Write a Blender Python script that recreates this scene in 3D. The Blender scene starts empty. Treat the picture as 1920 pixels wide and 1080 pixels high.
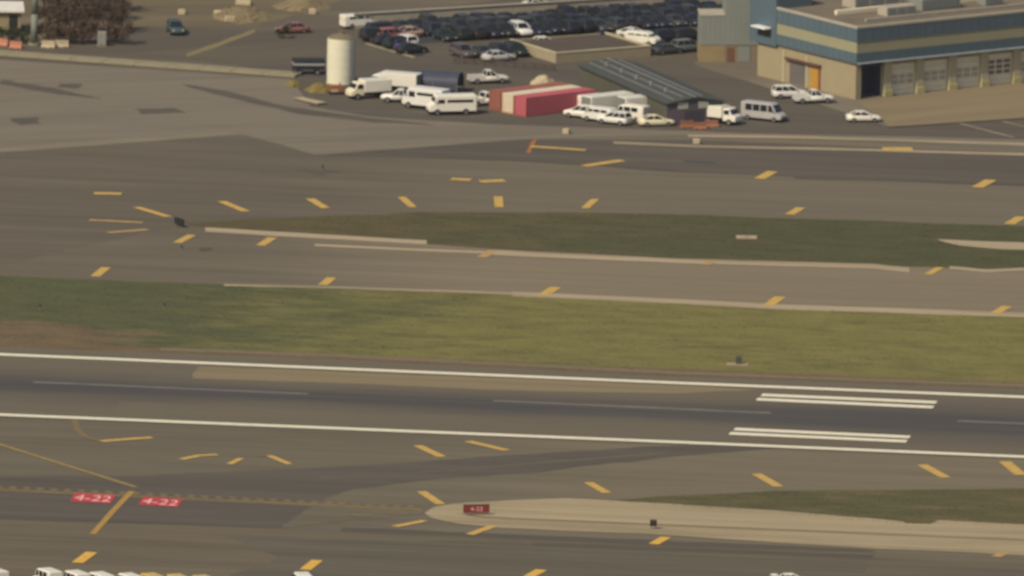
import bpy, bmesh, math, random
from mathutils import Vector, Matrix
random.seed(7)
R = math.radians
SC = bpy.context.scene
COL = SC.collection

# ------------------------------------------------------------------ camera
DIST, PITCH, ROLL = 6000.0, R(9.75), R(1.0)
FPX = 14.1 * DIST                       # focal length in photograph pixels (1920 wide)
c_r = Vector((1, 0, 0)); c_f = Vector((0, math.cos(PITCH), -math.sin(PITCH))); c_u = Vector((0, math.sin(PITCH), math.cos(PITCH)))
CAM = -c_f * DIST
RT = c_r * math.cos(ROLL) + c_u * math.sin(ROLL)
UP = c_u * math.cos(ROLL) - c_r * math.sin(ROLL)
cam = bpy.data.cameras.new('camera'); camo = bpy.data.objects.new('camera', cam); COL.objects.link(camo)
M = Matrix.Identity(4)
for i in range(3):
    M[i][0], M[i][1], M[i][2], M[i][3] = RT[i], UP[i], -c_f[i], CAM[i]
camo.matrix_world = M
cam.sensor_width = 36; cam.lens = 36 * FPX / 1920
cam.clip_start = 100; cam.clip_end = 60000
cam.dof.use_dof = True; cam.dof.focus_distance = 4200; cam.dof.aperture_fstop = 1.75
SC.camera = camo

# ------------------------------------------------------------------ light
SUN_EL, SUN_AZ = R(45), math.atan2(-0.74, -0.67)     # azimuth of the vector towards the sun
w = bpy.data.worlds.new('World'); SC.world = w; w.use_nodes = True
nt = w.node_tree; nt.nodes.clear()
sky = nt.nodes.new('ShaderNodeTexSky'); sky.sky_type = 'NISHITA'; sky.sun_disc = False
sky.sun_elevation = SUN_EL; sky.sun_rotation = math.pi / 2 - SUN_AZ
sky.dust_density = 3.0; sky.air_density = 1.0; sky.ozone_density = 0.6
bg = nt.nodes.new('ShaderNodeBackground'); bg.inputs[1].default_value = 0.07
ow = nt.nodes.new('ShaderNodeOutputWorld'); nt.links.new(sky.outputs[0], bg.inputs[0]); nt.links.new(bg.outputs[0], ow.inputs[0])
sl = bpy.data.lights.new('sun', 'SUN'); sl.energy = 3.5; sl.angle = R(0.6); sl.color = (1.0, 0.87, 0.63)
so = bpy.data.objects.new('sun', sl); COL.objects.link(so)
sd = Vector((math.cos(SUN_AZ) * math.cos(SUN_EL), math.sin(SUN_AZ) * math.cos(SUN_EL), math.sin(SUN_EL)))
so.rotation_euler = sd.to_track_quat('Z', 'Y').to_euler()
SC.view_settings.view_transform = 'Standard'; SC.view_settings.look = 'None'
SC.view_settings.exposure = 0.06; SC.view_settings.gamma = 1.0; SC.view_settings.use_curve_mapping = False
SC.cycles.use_denoising = True

# ------------------------------------------------------------------ pixel -> place
def G(px, py, z=0.0):
    d = c_f + RT * ((px - 960) / FPX) + UP * ((540 - py) / FPX)
    t = (z - CAM.z) / d.z
    return CAM + d * t
def ang(a, b):                           # ground heading from photo point a to b
    p, q = G(*a), G(*b)
    return math.atan2(q.y - p.y, q.x - p.x)
THETA = ang((0, 778), (1920, 857))       # runway heading

# ------------------------------------------------------------------ materials
def lin(c):
    c = c / 255
    return c / 12.92 if c <= 0.04045 else ((c + 0.055) / 1.055) ** 2.4
ILL = (1.16, 1.10, 1.02)                 # light on level ground, for turning seen colours into base colours
def seen(r, g, b):
    return tuple(min(0.82, lin(v) / i) for v, i in zip((r, g, b), ILL))
class Mat:
    def __init__(s, name, rough=0.85, spec=0.3, metal=0.0):
        s.m = bpy.data.materials.new(name); s.m.use_nodes = True; s.t = s.m.node_tree
        s.b = s.t.nodes['Principled BSDF']; s.b.inputs['Roughness'].default_value = rough
        s.b.inputs['Specular IOR Level'].default_value = spec; s.b.inputs['Metallic'].default_value = metal
    def n(s, typ, **kw):
        k = s.t.nodes.new('ShaderNode' + typ)
        for a, v in kw.items(): setattr(k, a, v)
        return k
    def l(s, a, b): s.t.links.new(a, b)
    def pos(s, rot=0.0, scale=(1, 1, 1), obj=False):
        g = s.n('TexCoord').outputs['Object'] if obj else s.n('NewGeometry').outputs['Position']
        if rot:
            m = s.n('Mapping'); m.inputs['Rotation'].default_value = (0, 0, -rot); s.l(g, m.inputs[0]); g = m.outputs[0]
        if scale != (1, 1, 1):
            m = s.n('Mapping'); m.inputs['Scale'].default_value = scale; s.l(g, m.inputs[0]); g = m.outputs[0]
        return g
    def noise(s, vec, scale, detail=4, lo=None, hi=None, rough=0.6):
        k = s.n('TexNoise'); k.inputs['Scale'].default_value = scale; k.inputs['Detail'].default_value = detail
        k.inputs['Roughness'].default_value = rough; s.l(vec, k.inputs['Vector'])
        o = k.outputs['Fac']
        return s.remap(o, lo, hi) if lo is not None else o
    def remap(s, o, lo, hi, a=0.0, b=1.0):
        r = s.n('MapRange', interpolation_type='SMOOTHSTEP'); s.l(o, r.inputs[0])
        for i, v in zip((1, 2, 3, 4), (lo, hi, a, b)): r.inputs[i].default_value = v
        return r.outputs[0]
    def math(s, op, a, b):
        k = s.n('Math', operation=op)
        for i, v in enumerate((a, b)):
            if isinstance(v, (int, float)): k.inputs[i].default_value = v
            else: s.l(v, k.inputs[i])
        return k.outputs[0]
    def mix(s, f, a, b):
        k = s.n('Mix', data_type='RGBA')
        for i, v in ((0, f), (6, a), (7, b)):
            if isinstance(v, (int, float)): k.inputs[i].default_value = v
            elif isinstance(v, tuple): k.inputs[i].default_value = (*v, 1)
            else: s.l(v, k.inputs[i])
        return k.outputs[2]
    def scalecol(s, c, f):
        k = s.n('VectorMath', operation='SCALE')
        if isinstance(c, tuple): k.inputs[0].default_value = c
        else: s.l(c, k.inputs[0])
        s.l(f, k.inputs['Scale']); return k.outputs[0]
    def done(s, c, bump=None, bs=0.3, bd=0.02):
        if isinstance(c, tuple): s.b.inputs['Base Color'].default_value = (*c, 1)
        else: s.l(c, s.b.inputs['Base Color'])
        if bump is not None:
            b = s.n('Bump'); b.inputs['Strength'].default_value = bs; b.inputs['Distance'].default_value = bd
            s.l(bump, b.inputs['Height']); s.l(b.outputs[0], s.b.inputs['Normal'])
        return s.m
def pavement(name, base, alt=None, rot=THETA, big=0.10, streak=0.14, fine=0.10, seed=0.0, blot=0.5, altrange=(0.45, 0.65), trend=None):
    m = Mat(name, 0.9, 0.25)
    p = m.pos(rot)
    o = m.n('Mapping'); o.inputs['Location'].default_value = (seed * 37, seed * 53, 0); m.l(p, o.inputs[0]); p = o.outputs[0]
    st = m.n('Mapping'); st.inputs['Scale'].default_value = (0.012, 0.42, 1); m.l(p, st.inputs[0])
    st2 = m.n('Mapping'); st2.inputs['Scale'].default_value = (0.05, 0.5, 1); m.l(p, st2.inputs[0])
    bign = m.noise(st2.outputs[0], 0.35, 4)
    strk = m.noise(st.outputs[0], 1.0, 5)
    fin = m.noise(p, 2.2, 5, rough=0.75)
    f = m.math('ADD', m.math('MULTIPLY', m.math('SUBTRACT', bign, 0.5), big * 4), 1.0)
    f = m.math('ADD', f, m.math('MULTIPLY', m.math('SUBTRACT', strk, 0.5), streak * 4))
    f = m.math('ADD', f, m.math('MULTIPLY', m.math('SUBTRACT', fin, 0.5), fine * 4))
    if rot == THETA:                         # longitudinal paving-lane joints
        sy = m.n('SeparateXYZ'); m.l(p, sy.inputs[0])
        fr = m.math('PINGPONG', m.math('ADD', sy.outputs['Y'], m.math('MULTIPLY', bign, 0.5)), 3.75)
        jn = m.math('MULTIPLY', m.remap(fr, 0.28, 0.06), m.remap(bign, 0.4, 0.6, 0.25, 1.0))
        f = m.math('SUBTRACT', f, m.math('MULTIPLY', jn, 0.2))
    f = m.math('MAXIMUM', f, 0.3)
    c = base
    if alt:
        st3 = m.n('Mapping'); st3.inputs['Scale'].default_value = (0.02, 0.12, 1); m.l(p, st3.inputs[0])
        c = m.mix(m.math('MULTIPLY', m.noise(st3.outputs[0], 1.0, 4, *altrange), blot * 2 if blot < 0.5 else 1.0), base, alt)
    if trend:                                # asphalt paler towards one end, with the lens vignette put into the colour
        sx = m.n('SeparateXYZ'); m.l(m.pos(), sx.inputs[0])
        tx = m.math('ADD', sx.outputs['X'], m.math('MULTIPLY', m.math('SUBTRACT', bign, 0.5), 30))
        c = m.mix(m.remap(tx, trend[0], trend[1]), c, trend[2])
    return m.done(m.scalecol(c, f), fin, 0.25, 0.02)
def worn(name, c, amt=0.45, base=(100, 90, 76)):
    """line paint worn through to the asphalt in specks and streaks"""
    m = Mat(name, 0.8, 0.25)
    a = m.noise(m.pos(), 1.1, 6, 0.42, 0.72, rough=0.8)
    return m.done(m.mix(m.math('MULTIPLY', a, amt), c, seen(*base)))
def plain(name, c, rough=0.6, spec=0.4, metal=0.0, var=0.12, scale=0.8, coat=0.0):
    m = Mat(name, rough, spec, metal)
    n = m.noise(m.pos(), scale, 4)
    f = m.math('ADD', m.math('MULTIPLY', m.math('SUBTRACT', n, 0.5), var * 4), 1.0)
    if coat: m.b.inputs['Coat Weight'].default_value = coat
    return m.done(m.scalecol(c, f))
_pc = {}
def paint(c, rough=0.35):
    k = (c, rough)
    if k not in _pc: _pc[k] = plain('vehicle_paint', c, max(rough, .5 if max(c) < .1 else rough), 0.5 if max(c) > .1 else .25, 0, 0.04, 0.9, 0.15 if max(c) > .1 else 0)
    return _pc[k]

M_asph = pavement('asphalt_field', seen(99, 90, 77), seen(104, 95, 81), trend=(-35, 5, seen(112, 102, 86)))
M_strip = pavement("taxiway_strip", seen(104, 95, 80), seen(110, 100, 84), seed=4, trend=(-42, 2, seen(129, 116, 95)))
M_taxi = pavement('taxiway_asphalt', seen(108, 99, 82), seen(102, 93, 78), seed=3, trend=(-20, 15, seen(117, 106, 86)))
M_dark = pavement('dark_asphalt', seen(93, 85, 75), seen(88, 80, 71), seed=5)
M_darker = pavement('sealed_asphalt', seen(86, 79, 69), seed=6)
M_low = pavement('apron_asphalt', seen(108, 97, 79), seen(98, 89, 74), seed=9, streak=0.22)
M_conc = pavement('concrete_apron', seen(125, 115, 100), seen(118, 108, 94), rot=0.3, seed=8, streak=0.08)
M_shoul = pavement('pale_asphalt', seen(136, 120, 92), seen(128, 114, 88), seed=10)
M_island = pavement('island_concrete', seen(168, 150, 120), seen(152, 136, 106), seed=11, streak=0.16)
M_pale = pavement('pale_concrete_strip', seen(174, 155, 128), seen(152, 136, 110), seed=12)
M_kerb = plain('kerb_concrete', seen(146, 136, 110), 0.9, 0.2)
M_tan = pavement('tan_concrete', seen(136, 120, 93), seen(128, 113, 87), rot=R(34), seed=14, streak=0.05)
M_yard = pavement('dirt_yard', seen(108, 96, 76), seen(120, 108, 80), rot=0.2, seed=15, streak=0.1, big=0.2)
M_lot = pavement('lot_asphalt', seen(62, 62, 67), rot=0.4, seed=16)
M_road = pavement('road_asphalt', seen(92, 83, 73), seen(99, 90, 76), rot=0.4, seed=17, streak=0.08)

def runway_mat():
    m = Mat('runway_asphalt', 0.88, 0.25)
    p = m.pos(THETA)
    s = m.n('SeparateXYZ'); m.l(p, s.inputs[0])
    mid = G(960, 760); vc = -mid.x * math.sin(THETA) + mid.y * math.cos(THETA)
    uc = mid.x * math.cos(THETA) + mid.y * math.sin(THETA)
    st = m.n('Mapping'); st.inputs['Scale'].default_value = (0.01, 0.5, 1); m.l(p, st.inputs[0])
    st2 = m.n('Mapping'); st2.inputs['Scale'].default_value = (0.035, 0.2, 1); m.l(p, st2.inputs[0])
    strk = m.noise(st.outputs[0], 1.0, 5); bl = m.noise(st2.outputs[0], 1.0, 4); fin = m.noise(p, 2.0, 5)
    v = m.math('ADD', m.math('SUBTRACT', s.outputs['Y'], vc), m.math('MULTIPLY', m.math('SUBTRACT', bl, 0.5), 9))
    # tyre rubber: a band along the middle, widening towards the aiming end and the far left
    u = m.math('SUBTRACT', s.outputs['X'], uc)
    wid = m.math('ADD', 8.5, m.math('ADD', m.remap(u, 12, 60, 0, 8), m.remap(u, -25, -70, 0, 3)))
    q = m.math('DIVIDE', v, wid); q = m.math('MULTIPLY', q, q); q = m.math('MULTIPLY', q, -1.0)
    rub = m.math('EXPONENT', q, 0.0)
    rub = m.math('MULTIPLY', rub, m.math('ADD', 0.74, m.math('MULTIPLY', m.math('SUBTRACT', strk, 0.5), 1.3)))
    rub = m.remap(rub, 0.0, 1.0)
    c = m.mix(bl, seen(112, 101, 84), seen(103, 94, 79))
    c = m.mix(rub, c, seen(68, 66, 68))
    f = m.math('ADD', m.math('MULTIPLY', m.math('SUBTRACT', strk, 0.5), 0.35), 1.0)
    f = m.math('ADD', f, m.math('MULTIPLY', m.math('SUBTRACT', fin, 0.5), 0.35))
    return m.done(m.scalecol(c, f), fin, 0.25, 0.02)
M_run = runway_mat()

def grass_mat(name, green, yellow, brown, yl, yr, brn=None, seed=0.0):
    """turf: green, dry yellow and bare brown mixed by noise, with a dryness trend along x"""
    m = Mat(name, 0.95, 0.1)
    p = m.pos(THETA)
    o = m.n('Mapping'); o.inputs['Location'].default_value = (seed * 31, seed * 17, 0); m.l(p, o.inputs[0])
    st = m.n('Mapping'); st.inputs['Scale'].default_value = (0.05, 0.12, 1); m.l(o.outputs[0], st.inputs[0])
    s = m.n('SeparateXYZ'); m.l(p, s.inputs[0])
    a = m.noise(st.outputs[0], 0.8, 6, rough=0.62); b = m.noise(st.outputs[0], 2.6, 6, rough=0.7); fin = m.noise(p, 1.7, 6, rough=0.8)
    dry = m.math('ADD', m.remap(s.outputs['X'], yl, yr, -0.34, 0.2), a)
    dry = m.remap(m.math('ADD', dry, m.math('MULTIPLY', m.math('SUBTRACT', b, 0.5), 0.5)), 0.26, 0.74)
    c = m.mix(dry, green, yellow)
    if brn:
        # worn bare earth: strongest at (x < brn[0]) and towards the runway side (y < brn[1])
        wx = m.remap(s.outputs['X'], brn[0] + 24, brn[0] - 12, 0, 1); wy = m.remap(s.outputs['Y'], brn[1] + 9, brn[1] - 6, 0, 1)
        wn = m.math('ADD', m.math('MULTIPLY', wx, wy), m.math('MULTIPLY', m.math('SUBTRACT', b, 0.5), 1.1))
        wy2 = m.remap(s.outputs['Y'], brn[2] + 5, brn[2] - 2, 0, 0.85)
        wn = m.math('MAXIMUM', wn, m.math('ADD', wy2, m.math('MULTIPLY', m.math('SUBTRACT', b, 0.5), 1.6)))
        c = m.mix(m.remap(wn, 0.3, 0.75), c, brown)
    else:
        c = m.mix(m.noise(st.outputs[0], 1.7, 6, 0.52, 0.7), c, brown)
    f = m.math('ADD', m.math('MULTIPLY', m.math('SUBTRACT', fin, 0.5), 0.6), 1.0)
    f = m.math('ADD', f, m.math('MULTIPLY', m.math('SUBTRACT', b, 0.5), 1.0))
    return m.done(m.scalecol(c, f), fin, 0.6, 0.06)
_lo = G(300, 640); _hi = G(300, 560); rotv = lambda p: -p.x * math.sin(THETA) + p.y * math.cos(THETA)
M_grassA = grass_mat('lawn_turf', seen(88, 89, 61), seen(121, 114, 67), seen(112, 95, 72), -74, 16, (-50, rotv(G(150, 610)), rotv(G(960, 682))))
M_grassB = grass_mat('median_turf', seen(82, 82, 56), seen(95, 85, 60), seen(94, 83, 60), 55, -50, seed=3)
M_grassC = grass_mat('verge_turf', seen(90, 86, 58), seen(108, 95, 64), seen(112, 97, 72), -10, 200, seed=6)
M_white = worn('white_line_paint', seen(240, 230, 204), .25)
M_wfaint = plain('worn_white_paint', seen(128, 122, 116), 0.8, 0.2, 0, 0.25, 0.4)
M_yel = worn('yellow_line_paint', seen(208, 168, 88), .5)
M_yelb = worn('bright_yellow_paint', seen(226, 176, 76), .3)
M_yfaint = plain('worn_yellow_paint', seen(178, 146, 96), 0.8, 0.2, 0, 0.22, 0.7); M_ghost = plain('ghost_yellow_paint', seen(124, 106, 76), 0.8, 0.2, 0, 0.2, 0.7)
M_yold = plain('old_yellow_paint', seen(148, 126, 78), 0.8, 0.2, 0, 0.2, 0.7)
M_opaint = plain('orange_line_paint', seen(160, 104, 66), 0.8, 0.2, 0, 0.2, 0.7)
M_red = plain('red_sign_paint', seen(188, 62, 68), 0.7, 0.3, 0, 0.15, 0.7)
M_legend = plain('legend_paint', seen(248, 190, 180), 0.7, 0.3)
M_glass = plain('dark_glass', (0.015, 0.018, 0.022), 0.12, 0.6, 0, 0.0)
M_tyre = plain('tyre_rubber', (0.012, 0.012, 0.012), 0.85, 0.2)
M_hub = plain('wheel_hub', (0.25, 0.25, 0.25), 0.5, 0.5, 0.5)
M_lamp = plain('lamp_lens', (0.6, 0.6, 0.55), 0.2, 0.6)
M_tail = plain('tail_lens', (0.25, 0.01, 0.01), 0.25, 0.6)
M_black = plain('black_trim', (0.015, 0.015, 0.017), 0.6, 0.4)
M_steel = plain('grey_steel', (0.22, 0.23, 0.23), 0.55, 0.5, 0.2)

# ------------------------------------------------------------------ mesh helpers
def link(name, me, parent=None, mat=None):
    o = bpy.data.objects.new(name, me); COL.objects.link(o)
    if mat is not None and me is not None and not me.materials: me.materials.append(mat)
    if parent: o.parent = parent
    return o
def tag(o, label, cat, group=None):
    o['label'] = label; o['category'] = cat
    if group: o['group'] = group
    return o
def empty(name, p, rz=0.0):
    o = bpy.data.objects.new(name, None); COL.objects.link(o); o.location = p; o.rotation_euler = (0, 0, rz); o.empty_display_size = 0.3
    return o
class B:
    """collects shapes for ONE mesh"""
    def __init__(s): s.v = []; s.f = []
    def add(s, vs, fs):
        n = len(s.v); s.v += [tuple(v) for v in vs]; s.f += [tuple(i + n for i in f) for f in fs]; return s
    def box(s, x0, x1, y0, y1, z0, z1, ch=0.0):
        if not ch:
            return s.add([(x, y, z) for z in (z0, z1) for x, y in ((x0, y0), (x1, y0), (x1, y1), (x0, y1))],
                         [(3, 2, 1, 0), (4, 5, 6, 7), (0, 1, 5, 4), (1, 2, 6, 5), (2, 3, 7, 6), (3, 0, 4, 7)])
        def ring(d, z): 
            a, b, c, e = x0 + d, x1 - d, y0 + d, y1 - d
            return [(a + ch, c, z), (b - ch, c, z), (b, c + ch, z), (b, e - ch, z), (b - ch, e, z), (a + ch, e, z), (a, e - ch, z), (a, c + ch, z)]
        return s.loft([ring(ch, z0), ring(0, z0 + ch), ring(0, z1 - ch), ring(ch, z1)])
    def loft(s, rings, cap=True):
        n = len(rings[0]); vs = [p for r in rings for p in r]; fs = []
        for k in range(len(rings) - 1):
            for i in range(n):
                j = (i + 1) % n
                fs.append((k * n + i, k * n + j, (k + 1) * n + j, (k + 1) * n + i))
        if cap: fs += [tuple(reversed(range(n))), tuple(range((len(rings) - 1) * n, len(rings) * n))]
        return s.add(vs, fs)
    def cyl(s, p, q, r0, r1=None, n=14):
        p, q = Vector(p), Vector(q); r1 = r0 if r1 is None else r1
        d = (q - p).normalized(); a = d.orthogonal().normalized(); b = d.cross(a)
        rg = lambda c, r: [c + a * (r * math.cos(2 * math.pi * i / n)) + b * (r * math.sin(2 * math.pi * i / n)) for i in range(n)]
        return s.loft([rg(p, r0), rg(q, r1)])
    def mesh(s, name):
        me = bpy.data.meshes.new(name); me.from_pydata(s.v, [], s.f)
        bm = bmesh.new(); bm.from_mesh(me); bmesh.ops.recalc_face_normals(bm, faces=bm.faces); bm.to_mesh(me); bm.free()
        return me
    def obj(s, name, mat, parent=None, smooth=False):
        me = s.mesh(name)
        if smooth:
            for p in me.polygons: p.use_smooth = True
        return link(name, me, parent, mat)
def copy_tree(o, parent=None):
    c = o.copy(); COL.objects.link(c); c.parent = parent
    for ch in o.children: copy_tree(ch, c)
    return c

PATCH = []
def inside(poly, x, y):
    r = False; j = len(poly) - 1
    for i in range(len(poly)):
        a, b = poly[i], poly[j]
        if (a[1] > y) != (b[1] > y) and x < (b[0] - a[0]) * (y - a[1]) / (b[1] - a[1]) + a[0]: r = not r
        j = i
    return r
def gz(x, y):
    z = 0.0
    for poly, h in PATCH:
        if h > z and inside(poly, x, y): z = h
    return z
def sheet(name, px, z, mat, parent=None, wob=0.0, step=2.5, world=False):
    pts = [Vector(p) if world else G(*p) for p in px]
    if wob:
        out = []; rnd = random.Random(len(PATCH) * 7 + 1)
        for i, p in enumerate(pts):
            q = pts[(i + 1) % len(pts)]; n = max(1, min(160, int((q - p).length / step)))
            nrm = Vector((-(q - p).y, (q - p).x, 0)).normalized(); dr = 0.0
            for k in range(n):
                dr = 0.75 * dr + rnd.gauss(0, wob * 0.6)
                out.append(p.lerp(q, k / n) + (nrm * dr if k else Vector()))
        pts = out
    bm = bmesh.new(); vs = [bm.verts.new((p.x, p.y, z)) for p in pts]; f = bm.faces.new(vs)
    bmesh.ops.triangulate(bm, faces=[f]); 
    bmesh.ops.recalc_face_normals(bm, faces=bm.faces)
    if sum(fc.normal.z for fc in bm.faces) < 0: bmesh.ops.reverse_faces(bm, faces=bm.faces)
    me = bpy.data.meshes.new(name); bm.to_mesh(me); bm.free()
    o = link(name, me, parent, mat)
    if not parent: o['kind'] = 'structure'
    PATCH.append(([(p.x, p.y) for p in pts], z))
    return o, [(p.x, p.y) for p in pts]
def stripe(name, pts, wid, z, mat, parent):
    """a painted stripe of ground width wid along photo points"""
    P = [G(*p) for p in pts]; L = []; Rr = []
    for i, p in enumerate(P):
        d = (P[min(i + 1, len(P) - 1)] - P[max(i - 1, 0)]).normalized(); n = Vector((-d.y, d.x, 0)) * (wid / 2)
        L.append(p + n); Rr.append(p - n)
    vs = []; fs = []
    for a, b in zip(L, Rr): vs += [(a.x, a.y, z), (b.x, b.y, z)]
    for i in range(len(P) - 1): fs.append((2 * i, 2 * i + 1, 2 * i + 3, 2 * i + 2))
    return B().add(vs, fs).obj(name, mat, parent)

# ------------------------------------------------------------------ the ground
ks = [-20000, -3000, -900, -300, 0, 300, 900, 3000, 20000]
gb = B(); n = len(ks)
gb.add([(x, y, 0) for y in ks for x in ks], [(j * n + i, j * n + i + 1, (j + 1) * n + i + 1, (j + 1) * n + i) for j in range(n - 1) for i in range(n - 1)])
g = gb.obj('ground', M_asph); g['kind'] = 'structure'
E = 1400  # pixels the strips run on past the picture's sides
def ext(pts):
    """a photo polyline run on past both sides of the picture"""
    a, b, c, d = pts[0], pts[1], pts[-2], pts[-1]
    s0 = (b[1] - a[1]) / (b[0] - a[0]); s1 = (d[1] - c[1]) / (d[0] - c[0])
    return [(a[0] - E, a[1] - E * s0)] + pts + [(d[0] + E, d[1] + E * s1)]
# runway with its shoulders
RW_T = ext([(0, 648), (640, 673), (1280, 704), (1920, 728)])
RW_B = ext([(0, 783), (640, 809), (1280, 835), (1920, 862)])
runway, _ = sheet('runway', RW_T + RW_B[::-1], 0.030, M_run, wob=0.0)
# near field pavement south of the runway (turnoff)
turn, _ = sheet('turnoff_pavement', [(p[0], p[1] + 1) for p in RW_B] + [(3320, 1010), (1920, 925), (1180, 936), (850, 946), (790, 965), (560, 986), (0, 968), (-1400, 915)], 0.016, M_taxi)
taxi, _ = sheet('taxiway', ext([(0, 975), (540, 992), (900, 1000), (1640, 1036), (1920, 1046)]) + [(3320, 1300), (-1400, 1300)], 0.020, M_low)
# worn track curving off the runway and the dark pavement at the hold line
sheet('worn_track', [(-300, 905), (0, 894), (300, 890), (560, 880), (760, 868), (1000, 852), (1250, 837), (1420, 832), (1520, 836), (1300, 853), (1150, 868), (1000, 886), (860, 895), (760, 905), (660, 918), (600, 942), (300, 932), (0, 918), (-300, 907)], 0.042, M_dark, wob=0.35)
stripe('pale_seam', [(600, 897), (760, 889), (1000, 869), (1250, 850)], 0.5, 0.048, M_taxi, bpy.data.objects['worn_track'])
sheet('hold_pavement', [(-300, 908), (0, 921), (300, 934), (590, 946), (528, 990), (0, 972), (-300, 960)], 0.036, M_dark, wob=0.2)
for pts, zz in (([(640, 990), (1000, 1004), (1240, 1014), (1630, 1031), (1645, 1036), (1240, 1023), (1000, 1011), (640, 997)], 0.034),
                ([(1000, 1018), (1640, 1041), (1632, 1048), (1000, 1024)], 0.034)):
    sheet('asphalt_seam', pts, zz, M_darker, wob=0.3)
sheet('asphalt_repair', [(430, 1006), (1000, 1020), (1400, 1044), (1625, 1052), (1640, 1130), (300, 1130), (520, 1046)], 0.032, pavement('grey_asphalt', seen(98, 91, 76), seen(92, 85, 72), seed=23, streak=0.2), wob=0.6)
sheet('light_repair', [(222, 754), (318, 757), (310, 782), (214, 779)], 0.042, M_taxi, wob=0.1)
sheet('pale_shoulder', [(374, 687), (640, 698), (1280, 724), (1420, 731), (1275, 738), (1000, 734), (640, 719), (362, 710)], 0.044, M_shoul, wob=0.3)
# paved island with the sign
isl, _ = sheet('island_pavement', [(796, 963), (815, 951), (850, 945), (950, 939), (1060, 935), (1270, 946), (1480, 960), (1690, 978), (1700, 982), (1745, 983), (1760, 976), (1920, 984), (3320, 1040),
                       (3320, 1110), (1920, 1042), (1650, 1030), (1200, 1001), (1050, 996), (940, 991), (860, 983), (810, 972)], 0.060, M_island, wob=0.15)
sheet('island_seam', [(850, 962), (900, 968), (960, 972), (1300, 986), (1920, 1012), (1920, 1015), (1300, 989), (960, 975), (895, 971)], 0.066, pavement('seam_sealer', seen(128, 110, 82), seed=20), wob=0.1)
# paler paving towards the right end of the near taxiway
sheet('pale_repair', [(540, 945), (620, 920), (860, 905), (1250, 880), (1600, 860), (1900, 862), (2400, 880), (2400, 930), (1920, 916), (1180, 934), (850, 944), (790, 962), (530, 990)], 0.026, M_taxi, wob=0.3)
# taxiway strip between the lawns
sheet('taxiway_strip', [(-1400, 440), (0, 500), (120, 470), (344, 423), (640, 440), (1000, 468), (1440, 486), (1920, 500), (3320, 555), (3320, 660), (1920, 600), (1280, 573), (640, 547), (0, 521), (-1400, 470)], 0.014, M_strip)
for pts in ([(20, 222), (75, 220), (80, 232), (35, 235)], [(110, 156), (155, 158), (150, 166), (105, 163)], [(250, 205), (330, 203), (350, 212), (270, 215)], [(0, 148), (120, 170), (190, 186), (110, 178), (0, 158)], [(560, 318), (640, 322), (600, 330)]):
    sheet('oil_stain', pts, 0.030, M_dark, wob=0.35, step=0.8)
# lawns
GA_T = ext([(0, 517), (240, 528), (480, 537), (640, 543), (960, 554), (1280, 569), (1440, 577), (1920, 596)])
GA_B = ext([(0, 650), (640, 675), (1280, 706), (1920, 730)])
lawnA, polyA = sheet('lawn', GA_T + GA_B[::-1], 0.040, M_grassA, wob=0.22)
lawnB, polyB = sheet('lawn', [(344, 419), (480, 411), (640, 404), (790, 398), (1080, 399), (1280, 403), (1600, 413), (1920, 424), (3320, 474), (3320, 560), (1920, 506), (1700, 500), (1440, 491), (1280, 485), (1000, 472), (800, 458), (640, 443), (480, 431), (380, 426)], 0.034, M_grassB, wob=0.3)
lawnC, polyC = sheet('lawn', [(1130, 941), (1250, 930), (1450, 921), (1920, 917), (3320, 960), (3320, 1046), (1920, 989), (1765, 981), (1745, 987), (1700, 986), (1480, 965), (1270, 950)], 0.050, M_grassC, wob=0.25)
# pale concrete edge strips
def band(name, pts, w0, z, mat, wob=0.12):
    return sheet(name, [(x, y - w0 / 2) for x, y in pts] + [(x, y + w0 / 2) for x, y in pts[::-1]], z, mat, wob=wob)
band('edge_strip', [(420, 535), (640, 540), (960, 551)], 4, 0.054, M_pale)
band('edge_strip', [(960, 552), (1280, 566), (1440, 575), (1920, 591), (3320, 640)], 9, 0.054, M_pale)
band('edge_strip', [(385, 431), (480, 437), (640, 446), (800, 455)], 8, 0.056, M_pale)
band('edge_strip', [(590, 460), (760, 468), (920, 474)], 4, 0.052, M_pale)
band('edge_strip', [(920, 474), (1280, 490), (1640, 500), (1705, 507)], 9, 0.056, M_pale)
band('edge_strip', [(1780, 502), (1850, 509), (1920, 505), (2200, 515)], 5, 0.056, M_pale)
band('edge_strip', [(300, 655), (640, 668), (1280, 700), (1920, 724), (2600, 752)], 5, 0.056, pavement('shoulder_strip', seen(124, 109, 88), seed=22))
sheet('concrete_pad', [(1755, 449), (1840, 453), (1960, 456), (1960, 470), (1880, 468), (1800, 461)], 0.056, M_pale, wob=0.2)
# far apron
sheet('apron', [(-1400, 340), (0, 286), (250, 268), (445, 253), (465, 255), (592, 291), (800, 275), (985, 261), (1300, 252), (1920, 276), (3320, 330), (3320, 130), (1500, 150), (560, 150), (0, 112), (-1400, 30)], 0.020, M_conc, wob=0.15)
sheet('apron_lip', [(-600, 300), (0, 277), (250, 259), (430, 247), (445, 253), (250, 268), (0, 286), (-600, 311)], 0.026, pavement('pale_lip', seen(130, 119, 101), seed=25), wob=0.15)
sheet('dark_taxilane', [(592, 291), (800, 276), (990, 262), (1130, 262), (1300, 263), (1920, 288), (3320, 340), (3320, 400), (1920, 349), (1490, 331), (1280, 323), (1000, 303), (760, 295)], 0.036, M_dark, wob=0.15)
sheet('asphalt_seam', [(1490, 331), (1920, 346), (1920, 349), (1490, 335)], 0.042, M_darker, wob=0.2)
sheet('asphalt_seam', [(800, 292), (1000, 300), (1280, 319), (1280, 323), (1000, 304), (800, 296)], 0.042, M_darker, wob=0.2)
sheet('dark_repair', [(1285, 300), (1345, 303), (1340, 309), (1280, 305)], 0.044, plain('green_steel_plate', seen(74, 76, 70), 0.7), wob=0.1)
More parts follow.
